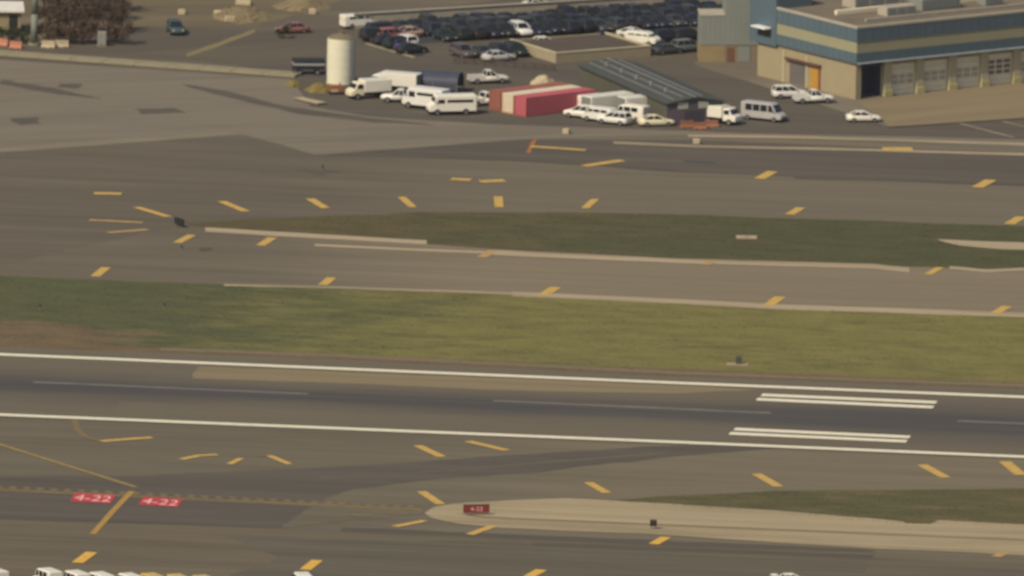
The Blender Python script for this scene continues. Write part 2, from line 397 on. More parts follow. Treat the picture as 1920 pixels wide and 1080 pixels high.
band('edge_strip', [(1290, 255), (1500, 258), (1920, 271), (2600, 294)], 4, 0.050, M_pale)
band('edge_strip', [(1150, 268), (1310, 275), (1600, 281), (1920, 290), (2600, 315)], 4, 0.050, M_pale)
sheet('worn_track', [(340, 158), (430, 172), (540, 200), (700, 222), (820, 236), (700, 230), (560, 214), (450, 188)], 0.034, M_dark, wob=0.4)
sheet('service_yard', [(545, 145), (640, 120), (1300, 120), (1660, 236), (1920, 222), (2400, 205), (2400, 276), (1920, 262), (1400, 250), (1080, 238), (900, 232), (690, 218), (580, 200)], 0.028, M_dark, wob=0.15)
sheet('road', [(345, 108), (480, 60), (700, 30), (1400, -60), (1400, 60), (1300, 120), (560, 140), (400, 118)], 0.024, M_road, wob=0.2)
sheet('road', [(-60, 92), (120, 84), (260, 52), (480, 50), (470, 66), (345, 108), (200, 100), (-60, 100)], 0.022, M_road, wob=0.2)
sheet('dirt_yard', [(-800, 90), (70, 80), (250, 50), (480, 50), (700, -20), (900, -200), (-800, -300)], 0.012, M_yard, wob=0.3)
sheet('tan_apron', [(1606, 191), (1920, 152), (2600, 70), (2600, 170), (1920, 221), (1668, 239), (1640, 212)], 0.050, M_tan, wob=0.0)
band('verge', [(350, 104), (410, 84), (478, 58)], 7, 0.040, plain('dry_verge', seen(132, 118, 86), 0.95, 0.1, 0, 0.2, 0.6), 0.2)
# long pale kerb wall beside the far road
def kerb(name, a, b, wid, h, mat, label, cat='kerb', n=1):
    p, q = G(*a), G(*b); d = q - p; L = d.length; o = empty(name, (p.x, p.y, 0), math.atan2(d.y, d.x))
    for k in range(n):
        bb = B().box(L * k / n + 0.02, L * (k + 1) / n - 0.02, -wid / 2, wid / 2, 0, h, min(0.06, h * 0.2)); bb.obj('segment', mat, o)
    return tag(o, label, cat)
kerb('concrete_kerb', (-400, 72), (560, 143), 3.2, 0.35, M_kerb, 'long pale concrete kerb band running along the far left apron edge', n=16)
kerb('concrete_kerb', (1664, 240), (2100, 212), 0.5, 0.16, plain('dark_kerb', seen(84, 74, 60), 0.9), 'dark kerb along the front edge of the tan station apron', n=8)
for a, b in (((1800, 232), (1900, 258)), ((1880, 228), (1990, 254))):
    stripe('bay_line', [a, b], 0.35, 0.056, M_pale, bpy.data.objects['service_yard'])

# ------------------------------------------------------------------ painted markings
for pts in ([(-1400, 608), (0, 665), (640, 692), (1280, 719), (1920, 745), (3320, 802)], [(-1400, 721), (0, 778), (640, 804), (1280, 830), (1920, 857), (3320, 914)]):
    stripe('edge_line', pts, 1.75, 0.062, M_white, runway)
for a, b in (((63, 717), (577, 739)), ((925, 752), (1445, 775)), ((1795, 790), (2310, 811)), ((-800, 681), (-285, 703))):
    stripe('centreline_stripe', [a, b], 0.9, 0.056, M_wfaint, runway)
for a, b in (((1428, 741), (1756, 755)), ((1419, 749), (1750, 764)), ((1377, 805), (1706, 820)), ((1368, 813), (1700, 828))):
    stripe('touchdown_bar', [a, b], 2.0, 0.056, M_white, runway)
YB = [([(176, 363), (228, 364)], 1.8), ([(256, 389), (316, 407)], 1.2), ([(415, 378), (461, 397)], 1.25), ([(581, 373), (611, 391)], 1.25),
      ([(332, 456), (360, 441)], 1.2), ([(488, 461), (511, 446)], 1.3), ([(178, 519), (199, 502)], 1.3), ([(605, 535), (622, 521)], 1.3),
      ([(753, 370), (774, 389)], 1.1), ([(934, 369), (936, 389)], 1.2), ([(1097, 391), (1116, 374)], 1.1), ([(846, 336), (883, 338)], 1.8), ([(900, 341), (946, 339)], 2.0),
      ([(995, 275), (1098, 282)], 1.3), ([(1095, 312), (1167, 301)], 1.5), ([(1019, 554), (1042, 539)], 1.5),
      ([(1424, 336), (1448, 322)], 1.5), ([(1480, 403), (1502, 390)], 1.3), ([(1832, 352), (1858, 338)], 1.6), ([(1892, 421), (1915, 407)], 1.5), ([(1655, 280), (1711, 280)], 2.6),
      ([(1740, 515), (1763, 502)], 1.1), ([(1440, 574), (1463, 557)], 1.5), ([(1866, 588), (1888, 575)], 1.4)]
for pts, wd in YB: stripe('shoulder_stripe', pts, wd, 0.064, M_yel, g)
for pts, wd in (([(167, 413), (267, 418)], 1.2), ([(202, 437), (277, 431)], 1.2), ([(903, 483), (925, 470)], 1.4), ([(1318, 497), (1338, 491)], 1.5)):
    stripe('worn_stripe', pts, wd, 0.064, M_yfaint, g)
stripe('orange_stripe', [(990, 287), (1003, 262)], 0.6, 0.058, M_opaint, g)
for pts, wd in (([(190, 828), (240, 824), (285, 821)], 1.3), ([(340, 862), (372, 855), (408, 853)], 1.1), ([(430, 871), (452, 860)], 0.9), ([(505, 855), (543, 871)], 1.0),
                ([(783, 836), (828, 857)], 1.3), ([(877, 828), (950, 845)], 1.3), ([(790, 922), (826, 946)], 1.3), ([(740, 988), (797, 977)], 1.3), ([(880, 1003), (925, 987)], 1.3),
                ([(1103, 905), (1138, 925)], 1.25), ([(1418, 889), (1460, 913)], 1.35), ([(1729, 872), (1773, 896)], 1.4), ([(1884, 866), (1914, 891)], 1.6)):
    stripe('shoulder_stripe', pts, wd, 0.072, M_yel, turn)
for pts, wd in (([(140, 788), (146, 806), (160, 820), (190, 828)], 0.9), ([(483, 855), (505, 855)], 0.9), ([(652, 966), (692, 969)], 1.0), ([(700, 962), (760, 966)], 0.7)):
    stripe('worn_stripe', pts, wd, 0.070, M_ghost, turn)
stripe('taxi_line', [(-300, 735), (0, 834), (120, 872), (255, 914)], 0.85, 0.074, M_yold, turn)
stripe('taxi_line', [(247, 922), (210, 961), (174, 1002)], 0.85, 0.076, plain('taxi_yellow', seen(172, 136, 72), 0.8, 0.2, 0, 0.15), taxi)
for pts, wd in (([(145, 1056), (172, 1036)], 1.55), ([(572, 1069), (595, 1051)], 1.5), ([(990, 1083), (1015, 1069)], 1.5), ([(1225, 1021), (1249, 1008)], 1.4)):
    stripe('shoulder_stripe', pts, wd, 0.074, M_yelb, taxi)
stripe('worn_stripe', [(1866, 1045), (1886, 1036)], 1.4, 0.074, M_yfaint, taxi)
# holding position line: two solid lines, then dashes towards the runway
M_hold = worn('hold_paint', seen(158, 135, 90), .6)
def hp(t, off): return (-60 + 850 * t, 914.5 + 41 * t + off)
for off in (3.0, 0.4):
    stripe('hold_line', [hp(0, off), hp(0.5, off), hp(1, off)], 0.45, 0.074, M_hold, turn)
for off in (-2.2, -4.8):
    for k in range(33):
        stripe('hold_dash', [hp(k / 33, off), hp((k + 0.5) / 33, off)], 0.45, 0.074, M_hold, turn)
# red painted runway holding signs "4-22"
def ground_text(txt, corners, z, mat, parent):
    cu = bpy.data.curves.new('legend', 'FONT'); cu.body = txt; cu.align_x = 'LEFT'
    t = bpy.data.objects.new('legend', cu); COL.objects.link(t)
    bpy.context.view_layer.update()
    me = bpy.data.meshes.new_from_object(t); bpy.data.objects.remove(t)
    xs = [v.co.x for v in me.vertices]; ys = [v.co.y for v in me.vertices]; x0, x1, y0, y1 = min(xs), max(xs), min(ys), max(ys)
    A, Bq, D = corners                     # bottom-left, bottom-right, top-left in world space
    for v in me.vertices:
        u, k = (v.co.x - x0) / (x1 - x0), (v.co.y - y0) / (y1 - y0)
        v.co = A + (Bq - A) * u + (D - A) * k + Vector((0, 0, z))
    return link('legend', me, parent, mat)
for bl, br, tl, tr in (((131, 941), (208, 945), (141, 925), (217, 929)), ((259, 947), (333, 952), (269, 932), (344, 937))):
    o, _ = sheet('red_marking', [bl, br, tr, tl], 0.080, M_red, turn)
    a, b, c = G(*bl), G(*br), G(*tl)
    ground_text('4-22', (a.lerp(b, .06).lerp(c.lerp(G(*tr), .06), .17), b.lerp(a, .06).lerp(G(*tr).lerp(c, .06), .17), c.lerp(G(*tr), .06).lerp(a.lerp(b, .06), .17)), 0.086, M_legend, turn)

# ------------------------------------------------------------------ grass blades (nobody could count them)
def tufts(poly, nb, x0, x1, mat, hgt):
    rnd = random.Random(nb); bx = [p[0] for p in poly]; by = [p[1] for p in poly]
    lo, hi = max(min(bx), x0), min(max(bx), x1); b = B(); k = 0
    while k < nb:
        x, y = rnd.uniform(lo, hi), rnd.uniform(min(by), max(by))
        if not inside(poly, x, y): continue
        k += 1; z = gz(x, y)
        for _ in range(3):
            a = rnd.uniform(0, 6.28); h = hgt * rnd.uniform(0.4, 1.2); w_ = rnd.uniform(0.06, 0.16); ox, oy = rnd.gauss(0, .1), rnd.gauss(0, .1)
            b.add([(x + ox - w_ * math.cos(a), y + oy - w_ * math.sin(a), z - .01), (x + ox + w_ * math.cos(a), y + oy + w_ * math.sin(a), z - .01),
                   (x + ox + rnd.gauss(0, .05), y + oy + rnd.gauss(0, .05), z + h)], [(0, 1, 2)])
    me = bpy.data.meshes.new('grass'); me.from_pydata(b.v, [], b.f)
    o = link('grass', me, None, mat); o['kind'] = 'stuff'
    return o
PS = PATCH; PATCH = [p for p in PS if p[1] in (0.040, 0.034, 0.050)]
tag(tufts(polyA, 16000, -75, 75, M_grassA, 0.055), 'short dry grass blades on the broad lawn beside the runway', 'grass')
tag(tufts(polyB, 6000, -60, 75, M_grassB, 0.05), 'short dark grass blades on the median lawn between taxiways', 'grass')
tag(tufts(polyC, 3000, 0, 75, M_grassC, 0.05), 'short grass blades on the verge by the paved island', 'grass')
PATCH = PS
# ------------------------------------------------------------------ vehicles (front = +x)
def ringx(x, hw, z0, z1, c=0.12):
    c = min(c, (z1 - z0) * 0.45, hw * 0.45)
    return [(x, -hw + c, z0), (x, hw - c, z0), (x, hw, z0 + c), (x, hw, z1 - c), (x, hw - c * 1.3, z1), (x, -hw + c * 1.3, z1), (x, -hw, z1 - c), (x, -hw, z0 + c)]
def wheels(root, xs, hw, r, wd=0.24):
    for x in xs:
        for s in (-1, 1):
            y = s * (hw - wd * 0.4)
            wb = B().cyl((x, y - wd / 2, r), (x, y + wd / 2, r), r, n=16).obj('wheel', M_tyre, root)
            B().cyl((x, y + s * wd * 0.5, r), (x, y + s * (wd * 0.5 + 0.015), r), r * 0.58, n=10).obj('hub', M_hub, wb)
def lamps(root, xf, xr, hw, zf, zr):
    for s in (-1, 1):
        B().box(xf - 0.06, xf + 0.02, s * hw * 0.74 - 0.17, s * hw * 0.74 + 0.17, zf - 0.08, zf + 0.08, 0.02).obj('headlight', M_lamp, root)
        B().box(xr - 0.02, xr + 0.06, s * hw * 0.80 - 0.1, s * hw * 0.80 + 0.1, zr - 0.14, zr + 0.14, 0.02).obj('tail_light', M_tail, root)
def greenhouse(root, b, t, pm, pillars=True):
    """b, t = (x rear, x front, half width, z) of the cabin's base and top"""
    def rect(q): return [(q[0], -q[2], q[3]), (q[1], -q[2], q[3]), (q[1], q[2], q[3]), (q[0], q[2], q[3])]
    rb, rt = rect(b), rect(t)
    B().loft([rb, rt]).obj('window_glass', M_glass, root)
    e = 0.05
    top = B().loft([[(t[0] - e, -t[2] - e, t[3]), (t[1] + e, -t[2] - e, t[3]), (t[1] + e, t[2] + e, t[3]), (t[0] - e, t[2] + e, t[3])],
              [(t[0] + .1, -t[2] + .1, t[3] + .07), (t[1] - .12, -t[2] + .1, t[3] + .07), (t[1] - .12, t[2] - .1, t[3] + .07), (t[0] + .1, t[2] - .1, t[3] + .07)]])
    top.obj('roof', pm, root)
    if pillars:
        for i in range(4):
            p, q = Vector(rb[i]), Vector(rt[i]); B().cyl(p, q, 0.065, 0.055, 6).obj('pillar', pm, root)
        for s in (-1, 1):
            for fr in ((0.48,) if b[1] - b[0] < 2.9 else (0.34, 0.66)):
                xb, xt = b[0] + (b[1] - b[0]) * fr, t[0] + (t[1] - t[0]) * fr
                B().cyl((xb, s * b[2], b[3]), (xt, s * t[2], t[3]), 0.055, n=6).obj('pillar', pm, root)
def sill_mirror(root, x, hw, z, pm):
    for s in (-1, 1): B().box(x - .08, x + .08, s * (hw + .1) - .09, s * (hw + .1) + .09, z, z + .16, .03).obj('mirror', pm, root)
def make_sedan(pm):
    r = empty('car', (0, 0, 0))
    B().loft([ringx(*q) for q in ((-2.36, .72, .36, .84), (-2.26, .86, .27, .97), (-1.6, .9, .22, 1.0), (-.9, .91, .2, .99), (.7, .91, .2, .97), (1.05, .9, .2, .93), (1.85, .88, .22, .82), (2.2, .82, .26, .71), (2.34, .66, .33, .58))]).obj('body', pm, r, True)
    greenhouse(r, (-1.75, .98, .83, .95), (-1.05, .1, .62, 1.40), pm)
    wheels(r, (-1.4, 1.42), .9, .33); lamps(r, 2.26, -2.32, .82, .62, .8); sill_mirror(r, .75, .88, .95, pm)
    return r
def make_suv(pm):
    r = empty('car', (0, 0, 0))
    B().loft([ringx(*q) for q in ((-2.38, .78, .42, 1.05), (-2.3, .92, .34, 1.14), (-1.5, .95, .3, 1.16), (.8, .95, .3, 1.13), (1.2, .94, .3, 1.08), (2.0, .92, .32, 1.0), (2.32, .86, .36, .88), (2.42, .7, .42, .7))]).obj('body', pm, r, True)
    greenhouse(r, (-2.25, 1.15, .88, 1.12), (-2.0, .25, .7, 1.72), pm)
    wheels(r, (-1.42, 1.5), .95, .37); lamps(r, 2.36, -2.34, .88, .78, .95); sill_mirror(r, .85, .93, 1.1, pm)
    return r
def make_pickup(pm):
    r = empty('pickup_truck', (0, 0, 0))
    B().loft([ringx(*q) for q in ((-.62, .97, .42, 1.12), (.9, .98, .42, 1.12), (1.2, .97, .42, 1.1), (2.3, .95, .44, 1.02), (2.62, .9, .46, .95), (2.74, .75, .5, .8))]).obj('body', pm, r, True)
    greenhouse(r, (-.55, 1.2, .88, 1.1), (-.35, .4, .72, 1.78), pm)
    bed = B(); bed.box(-2.72, -.66, -.93, .93, .5, .62)
    bed.obj('bed_floor', M_black, r)
    for s in (-1, 1): B().box(-2.72, -.66, s * .93 - .05, s * .93 + .05, .45, 1.16, .02).obj('bed_side', pm, r)
    B().box(-2.78, -2.73, -.92, .92, .5, 1.14, .02).obj('tailgate', pm, r)
    B().box(-2.9, -2.79, -.85, .85, .48, .62, .02).obj('bumper', M_steel, r)
    wheels(r, (-1.75, 1.75), .98, .4); lamps(r, 2.68, -2.8, .9, .85, .95); sill_mirror(r, .95, .95, 1.1, pm)
    return r
def make_van(pm, L=5.6, H=2.25, wl=(-.3, .3)):
    r = empty('van', (0, 0, 0)); h = L / 2
    B().loft([ringx(*q) for q in ((-h, .88, .42, H - .12), (-h + .08, .98, .34, H), (h - 1.75, .98, .34, H), (h - 1.35, .97, .34, H - .12), (h - .72, .97, .34, 1.32), (h - .12, .92, .36, 1.02), (h, .78, .42, .85))]).obj('body', pm, r)
    zt, zb = H - .2, 1.36
    B().add([(h - 1.31, -.8, zt), (h - .76, -.86, zb), (h - .76, .86, zb), (h - 1.31, .8, zt), (h - 1.27, -.8, zt + .02), (h - .72, -.86, zb + .02), (h - .72, .86, zb + .02), (h - 1.27, .8, zt + .02)],
            [(0, 1, 2, 3), (4, 5, 6, 7), (0, 1, 5, 4), (1, 2, 6, 5), (2, 3, 7, 6), (3, 0, 4, 7)]).obj('windscreen', M_glass, r)
    for s in (-1, 1):
        y = s * .985
        B().loft([[(h - 1.95, y, 1.4), (h - 1.12, y, 1.4), (h - 1.5, y, zt), (h - 1.95, y, zt)], [(h - 1.95, y + s * .02, 1.4), (h - 1.12, y + s * .02, 1.4), (h - 1.5, y + s * .02, zt), (h - 1.95, y + s * .02, zt)]]).obj('side_window', M_glass, r)
        for k in range(int((L - 2.3) // 1.15)):
            x1 = h - 2.15 - k * 1.15
            B().box(x1 - .98, x1, min(y, y + s * .02), max(y, y + s * .02), 1.4, zt).obj('side_window', M_glass, r)
    wheels(r, (-h + 1.1, h - 1.05), .98, .37); lamps(r, h - .06, -h + .01, .9, .88, 1.3); sill_mirror(r, h - 1.0, .96, 1.35, M_black)
    B().box(h - .05, h + .06, -.85, .85, .4, .58, .02).obj('bumper', M_black, r)
    return r
def make_step_van(pm, L=6.8, H=3.0):
    """tall walk-in service truck with a blunt nose"""
    r = empty('step_van', (0, 0, 0)); h = L / 2; W = 1.18
    B().loft([ringx(x, hw, z0, z1, .1) for x, hw, z0, z1 in ((-h, W - .06, .55, H - .08), (-h + .1, W, .5, H), (h - 1.25, W, .5, H), (h - 1.0, W, .5, H - .12), (h - .72, W - .02, .5, 1.75), (h - .15, W - .06, .5, 1.35), (h, W - .2, .55, 1.15))]).obj('body', pm, r)
    a, b_ = (h - .97, H - .28), (h - .73, 1.85)
    B().loft([[(a[0], -1.0, a[1]), (b_[0], -1.06, b_[1]), (b_[0], 1.06, b_[1]), (a[0], 1.0, a[1])], [(a[0] + .06, -1.0, a[1]), (b_[0] + .06, -1.06, b_[1]), (b_[0] + .06, 1.06, b_[1]), (a[0] + .06, 1.0, a[1])]]).obj('windscreen', M_glass, r)
    for s in (-1, 1):
        y0, y1 = sorted((s * W, s * (W + .025)))
        B().box(h - 2.15, h - 1.2, y0, y1, 1.65, H - .5).obj('cab_door_window', M_glass, r)
        B().box(-h + .5, h - 2.5, y0, y1, H - .95, H - .55).obj('side_window', M_glass, r)
        B().box(-h + .3, h - .6, s * W - .05, s * W + .05, .42, .52).obj('rub_rail', M_black, r)
    wheels(r, (-h + 1.5, h - 1.15), W, .45, .3); lamps(r, h - .06, -h, W - .12, 1.0, 1.2); sill_mirror(r, h - .9, W + .05, 1.8, M_black)
    B().box(h - .02, h + .12, -1.1, 1.1, .45, .68, .03).obj('bumper', M_black, r)
    return r
def make_box_truck(pm, bm_, L=7.2, H=3.1):
    r = empty('box_truck', (0, 0, 0)); h = L / 2; W = 1.2
    B().box(-h, h - 2.0, -W, W, .95, H, .06).obj('cargo_box', bm_, r)
    B().box(-h + .1, h - .3, -.45, .45, .5, .92).obj('chassis', M_black, r)
    B().loft([ringx(x, hw, z0, z1, .15) for x, hw, z0, z1 in ((h - 1.92, 1.05, .5, 2.3), (h - 1.2, 1.06, .5, 2.32), (h - .95, 1.05, .5, 2.2), (h - .55, 1.04, .5, 1.5), (h - .08, 1.0, .5, 1.25), (h, .85, .55, 1.05))]).obj('cab', pm, r)
    B().loft([[(h - .93, -.9, 2.12), (h - .56, -.94, 1.55), (h - .56, .94, 1.55), (h - .93, .9, 2.12)], [(h - .87, -.9, 2.14), (h - .5, -.94, 1.57), (h - .5, .94, 1.57), (h - .87, .9, 2.14)]]).obj('windscreen', M_glass, r)
    for s in (-1, 1):
        y0, y1 = sorted((s * 1.055, s * 1.08)); B().box(h - 1.75, h - .98, y0, y1, 1.5, 2.12).obj('cab_window', M_glass, r)
    B().box(-h - .04, -h - .005, -1.08, 1.08, 1.1, H - .15).obj('roller_door', M_steel, r)
    wheels(r, (-h + 1.3, h - .95), W - .05, .44, .3); lamps(r, h - .05, -h, .95, .95, 1.02)
    return r
PROTO = {}
HIDE = []
def veh(kind, at, head, pc, label, cat, group=None, scale=1.0, name=None, **kw):
    """at: photo pixel of the middle of the footprint; head: ground heading in degrees"""
    k = (kind, pc, tuple(sorted(kw.items())))
    pm = paint(pc)
    fn = {'sedan': make_sedan, 'suv': make_suv, 'pickup': make_pickup, 'van': make_van, 'step': make_step_van, 'box': make_box_truck}[kind]
    if k in PROTO: r = copy_tree(PROTO[k])
    else:
        r = fn(pm, paint((.72, .7, .62)), **kw) if kind == 'box' else fn(pm, **kw)
        PROTO[k] = r
    p = G(*at); r.location = (p.x, p.y, gz(p.x, p.y)); r.rotation_euler = (0, 0, R(head)); r.scale = (scale,) * 3
    if name: r.name = name
    return tag(r, label, cat, group)
WH = (.78, .75, .68); WH2 = (.70, .69, .66); CREAM = (.74, .68, .50); GREY = (.42, .41, .42)
NAVY = (.016, .021, .04); CHAR = (.02, .022, .027); SLATE = (.045, .052, .065); DGRN = (.015, .026, .027); MIDG = (.13, .14, .15)

# ------------------------------------------------------------------ fire station
HR = R(35.5)
st = empty('fire_station', G(1604, 187).to_tuple(), HR)        # local +x along the door front, +y back, corner at the origin
st.location.z = 0.0
T_tan = plain('tan_wall_panel', seen(164, 148, 117), 0.85, 0.2, 0, 0.06, 0.5)
T_blue = plain('blue_fascia', seen(88, 104, 112), 0.6, 0.3, 0, 0.06, 0.3)
T_cream = plain('cream_band', seen(158, 151, 120), 0.7, 0.3, 0, 0.05, 0.3)
T_cap = plain('parapet_cap', seen(176, 164, 146), 0.7, 0.3)
T_roof = plain('roof_gravel', seen(120, 108, 92), 0.95, 0.2, 0, 0.18, 0.25)
T_door = plain('door_panel', seen(238, 226, 194), 0.6, 0.4, 0, 0.04)
T_pil = plain('pilaster_paint', seen(186, 174, 140), 0.8, 0.3, 0, 0.05)
T_grey = plain('grey_green_cladding', seen(134, 137, 128), 0.7, 0.3, 0, 0.05, 0.25)
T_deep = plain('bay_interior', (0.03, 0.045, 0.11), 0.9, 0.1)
T_win = plain('door_window', seen(128, 104, 96), 0.4, 0.4)
W_, Dp, H1, H2 = 62.0, 23.0, 5.0, 10.2
PITCHX = 5.45; X0 = 0.55
# wall mass: front set back behind the doors, a side wall and the soffit
B().box(0.0, 0.9, -0.0, Dp, 0, H1).obj('side_wall', T_tan, st)
B().box(0.9, W_, 3.2, Dp, 0, H1).obj('rear_wall', T_deep, st)
B().box(-0.35, W_, -0.55, Dp + 0.3, H1, H1 + 1.5).obj('lower_fascia', T_blue, st)
B().box(-0.28, W_, -0.48, Dp + 0.24, H1 + 1.5, H1 + 3.0).obj('cream_band', T_cream, st)
B().box(-0.35, W_, -0.55, Dp + 0.3, H1 + 3.0, H2 - 0.35).obj('upper_fascia', T_blue, st)
B().box(-0.28, W_, -0.48, Dp + 0.23, H2 - 0.35, H2 - 0.30).obj('roof', T_roof, st)
for x0, x1, y0, y1 in ((-0.4, W_, -0.6, -0.1), (-0.4, 0.1, -0.1, Dp + 0.35), (0.1, W_, Dp - 0.1, Dp + 0.35)):
    B().box(x0, x1, y0, y1, H2 - 0.345, H2, 0.03).obj('parapet', T_cap, st)
B().box(-0.2, W_, -0.80, -0.56, H1 - 0.02, H1 + 0.16, 0.02).obj('drip_edge', plain('pale_drip_edge', seen(176, 184, 186), 0.5), st)
rib = None
for k in range(40):                                       # standing seams on the fascia, front and side
    x = 0.6 + k * 1.5
    if x < W_:
        for z0, z1 in ((H1 + .18, H1 + 1.46), (H1 + 3.04, H2 - .4)):
            B().box(x, x + .05, -0.585, -0.555, z0, z1).obj('fascia_seam', T_blue, st)
for k in range(15):
    y = 0.4 + k * 1.5
    for z0, z1 in ((H1 + .06, H1 + 1.46), (H1 + 3.04, H2 - .4)):
        B().box(-0.385, -0.355, y, y + .05, z0, z1).obj('fascia_seam', T_blue, st)
for k in range(11):
    xa = X0 + k * PITCHX
    pw = 1.25
    B().box(xa + PITCHX - pw, xa + PITCHX, -0.12, 0.9, 0, H1 - .01, .05).obj('pilaster', T_pil, st)
    B().box(xa + PITCHX - pw - .12, xa + PITCHX + .12, -0.3, -0.125, 0, 0.9, .05).obj('bollard_guard', plain('guard_yellow', seen(190, 176, 124), 0.7) if k == 0 else bpy.data.materials['guard_yellow'], st)
    B().box(xa, xa + PITCHX - pw, 0.25, 0.9, H1 - .62, H1 - .012).obj('door_header', T_deep if k == 0 else T_tan, st)
    if k == 0: continue                                     # first bay stands open
    d = empty('bay_door', (0, 0, 0)); d.parent = st
    for j in range(6):
        z0 = 0.05 + j * (H1 - .7) / 6; z1 = z0 + (H1 - .7) / 6 - 0.03
        B().box(xa + .02, xa + PITCHX - pw - .02, 0.4, 0.5, z0, z1, .015).obj('door_panel', T_door, d)
        if j in ((2, 3) if k != 4 else (2, 3, 4)):
            for i in range(3):
                wx = xa + .25 + i * (PITCHX - pw - .3) / 3
                B().box(wx, wx + 1.05, 0.375, 0.398, z0 + .1, z1 - .1).obj('door_window', T_win if k == 4 else plain('pale_door_window', seen(186, 173, 150), .5) if (k, j, i) == (1, 2, 0) else bpy.data.materials['pale_door_window'], d)
B().box(0.9, 0.905 + .02, 0.9, 3.2, 0, H1).obj('bay_side', T_deep, st)
B().box(X0 + PITCHX - 1.25, X0 + PITCHX - 1.2, 0.95, 3.2, 0, H1 - .02).obj('bay_side', T_deep, st)
# side wall: recessed entrance with a dark lintel, windows, yellow door
for y0, y1, z0, z1, mt, nm in ((11.6, 15.4, .1, 3.3, plain('grey_entry_glass', seen(112, 104, 100), .3), 'entrance_window'),
                              (8.7, 10.6, .1, 2.9, plain('yellow_door_paint', seen(186, 138, 58), .6), 'door'),
                              (8.2, 8.65, .1, 2.9, plain('red_door_frame', seen(140, 72, 54), .6), 'door_frame')):
    B().box(-.05, -.005, y0, y1, z0, z1).obj(nm, mt, st)
B().box(-.5, -.005, 8.0, 16.2, 3.32, 3.6, .03).obj('entrance_canopy', plain('maroon_canopy', seen(104, 64, 54), .7), st)
for y in (11.2, 16.6): B().box(-.12, -.006, y, y + .4, 0, 4.4).obj('wall_pier', T_pil, st)
# blue stair block at the far end of the side wall, with a white awning
B().box(-.42, 5.5, 18.2, Dp + 1.5, H1 - .3, H2 + 2.6).obj('stair_block', T_blue, st)
B().box(-1.7, -.47, 19.2, 22.4, 7.0, 7.22, .03).obj('awning', plain('white_awning', (.8, .82, .84), .4), st)
B().box(-.46, -.43, 19.4, 22.2, 5.9, 6.98).obj('stair_window', M_glass, st)
# grey clad hose tower and annex: a block of its own behind the station
pt = G(1312, 116); tw = empty('hose_tower', (pt.x, pt.y, 0), R(4))
T_sand = plain('sand_base', seen(150, 130, 94), .9)
B().box(3.42, 10.2, 0.0, 6.0, 2.35, 14.0).obj('tower_cladding', T_grey, tw)
B().box(3.42, 10.2, 0.08, 5.9, 0, 2.35).obj('tower_base', plain('brown_base', seen(134, 116, 94), .9), tw)
B().box(0, 3.4, 0.06, 5.0, 2.35, 6.4).obj('annex_cladding', T_grey, tw)
B().box(0, 3.4, 0.12, 4.9, 0, 2.35).obj('annex_base', T_sand, tw)
B().box(-.06, 3.41, 0.0, 5.1, 6.4, 6.56, .02).obj('annex_parapet', T_cap, tw)
B().box(3.7, 4.7, .02, .078, .05, 2.05).obj('door', plain('brown_door', seen(112, 78, 56), .7), tw)
B().box(5.2, 6.9, .0, .078, .05, 2.2).obj('roller_door', T_grey, tw)
for k in range(9): B().box(3.42 + .7 + k * .7, 3.42 + .74 + k * .7, -.03, -.002, 2.4, 13.95).obj('cladding_seam', T_grey, tw)
for k in range(4): B().box(.6 + k * .7, .64 + k * .7, .03, .058, 2.4, 6.35).obj('cladding_seam', T_grey, tw)
tag(tw, 'grey green clad tower with lower annex behind the station', 'tower')
# plant on the roof
for x, y, a, b_, h, mt in ((9, 5.5, 5, 2.2, 1.3, T_cap), (16, 7, 6.5, 3, 1.6, T_grey), (9, 13, 8, 3, 2.0, T_cap), (26, 6, 3, 2, 1.1, T_grey), (21, 14, 9, 3, 1.8, T_door), (33, 12, 6, 3, 1.7, T_cap)):
    u = B().box(x, x + a, y, y + b_, H2 - .3, H2 - .3 + h, .06).obj('roof_unit', mt, st)
    for j in range(3): B().box(x + .3 + j * a / 3.2, x + .3 + j * a / 3.2 + a / 4, y - .03, y - .004, H2 - .05, H2 - .5 + h).obj('louvre', M_steel, u)
B().box(4, 40, 3.4, 3.7, H2 - .3, H2 + .15, .03).obj('roof_duct', T_cap, st)
B().box(4, 40, 10.2, 10.8, H2 - .3, H2 + .3, .03).obj('roof_duct', T_door, st)
tag(st, 'long blue and tan fire station with cream band and garage bays', 'building')

# ------------------------------------------------------------------ white silo
p = G(638, 158)
si = empty('silo', (p.x, p.y, 0)); S_w = plain('silo_cream', seen(232, 224, 196), 0.5, 0.4, 0, 0.05, 0.4)
rr = 1.86
circ = lambda r_, z, n_=48: [(r_ * math.cos(2 * math.pi * i / n_), r_ * math.sin(2 * math.pi * i / n_), z) for i in range(n_)]
B().loft([circ(rr, .25 + k * .62) for k in range(11)], cap=False).obj('shell', S_w, si, True)
for k in range(1, 5): B().loft([circ(rr + .002, .25 + k * 1.24 - .05), circ(rr + .03, .25 + k * 1.24 - .04), circ(rr + .03, .25 + k * 1.24 + .04), circ(rr + .002, .25 + k * 1.24 + .05)], cap=False).obj('hoop', S_w, si)
B().cyl((0, 0, 0), (0, 0, .25), rr + .15, n=32).obj('base', M_kerb, si)
S_t = plain('silo_top', seen(122, 108, 84), 0.8)
B().loft([[(r_ * math.cos(2 * math.pi * i / 32), r_ * math.sin(2 * math.pi * i / 32), z) for i in range(32)] for r_, z in ((rr, 6.44), (rr + .05, 6.5), (1.2, 6.85), (.35, 7.05))]).obj('roof_cone', S_t, si)
B().cyl((.1, 0, 7.0), (.1, 0, 7.3), .35, n=14).obj('hatch', S_t, si)
for s in (-.22, .22): B().cyl((rr + .12, s, .3), (rr + .12, s, 6.9), .035, n=6).obj('ladder_rail', M_steel, si)
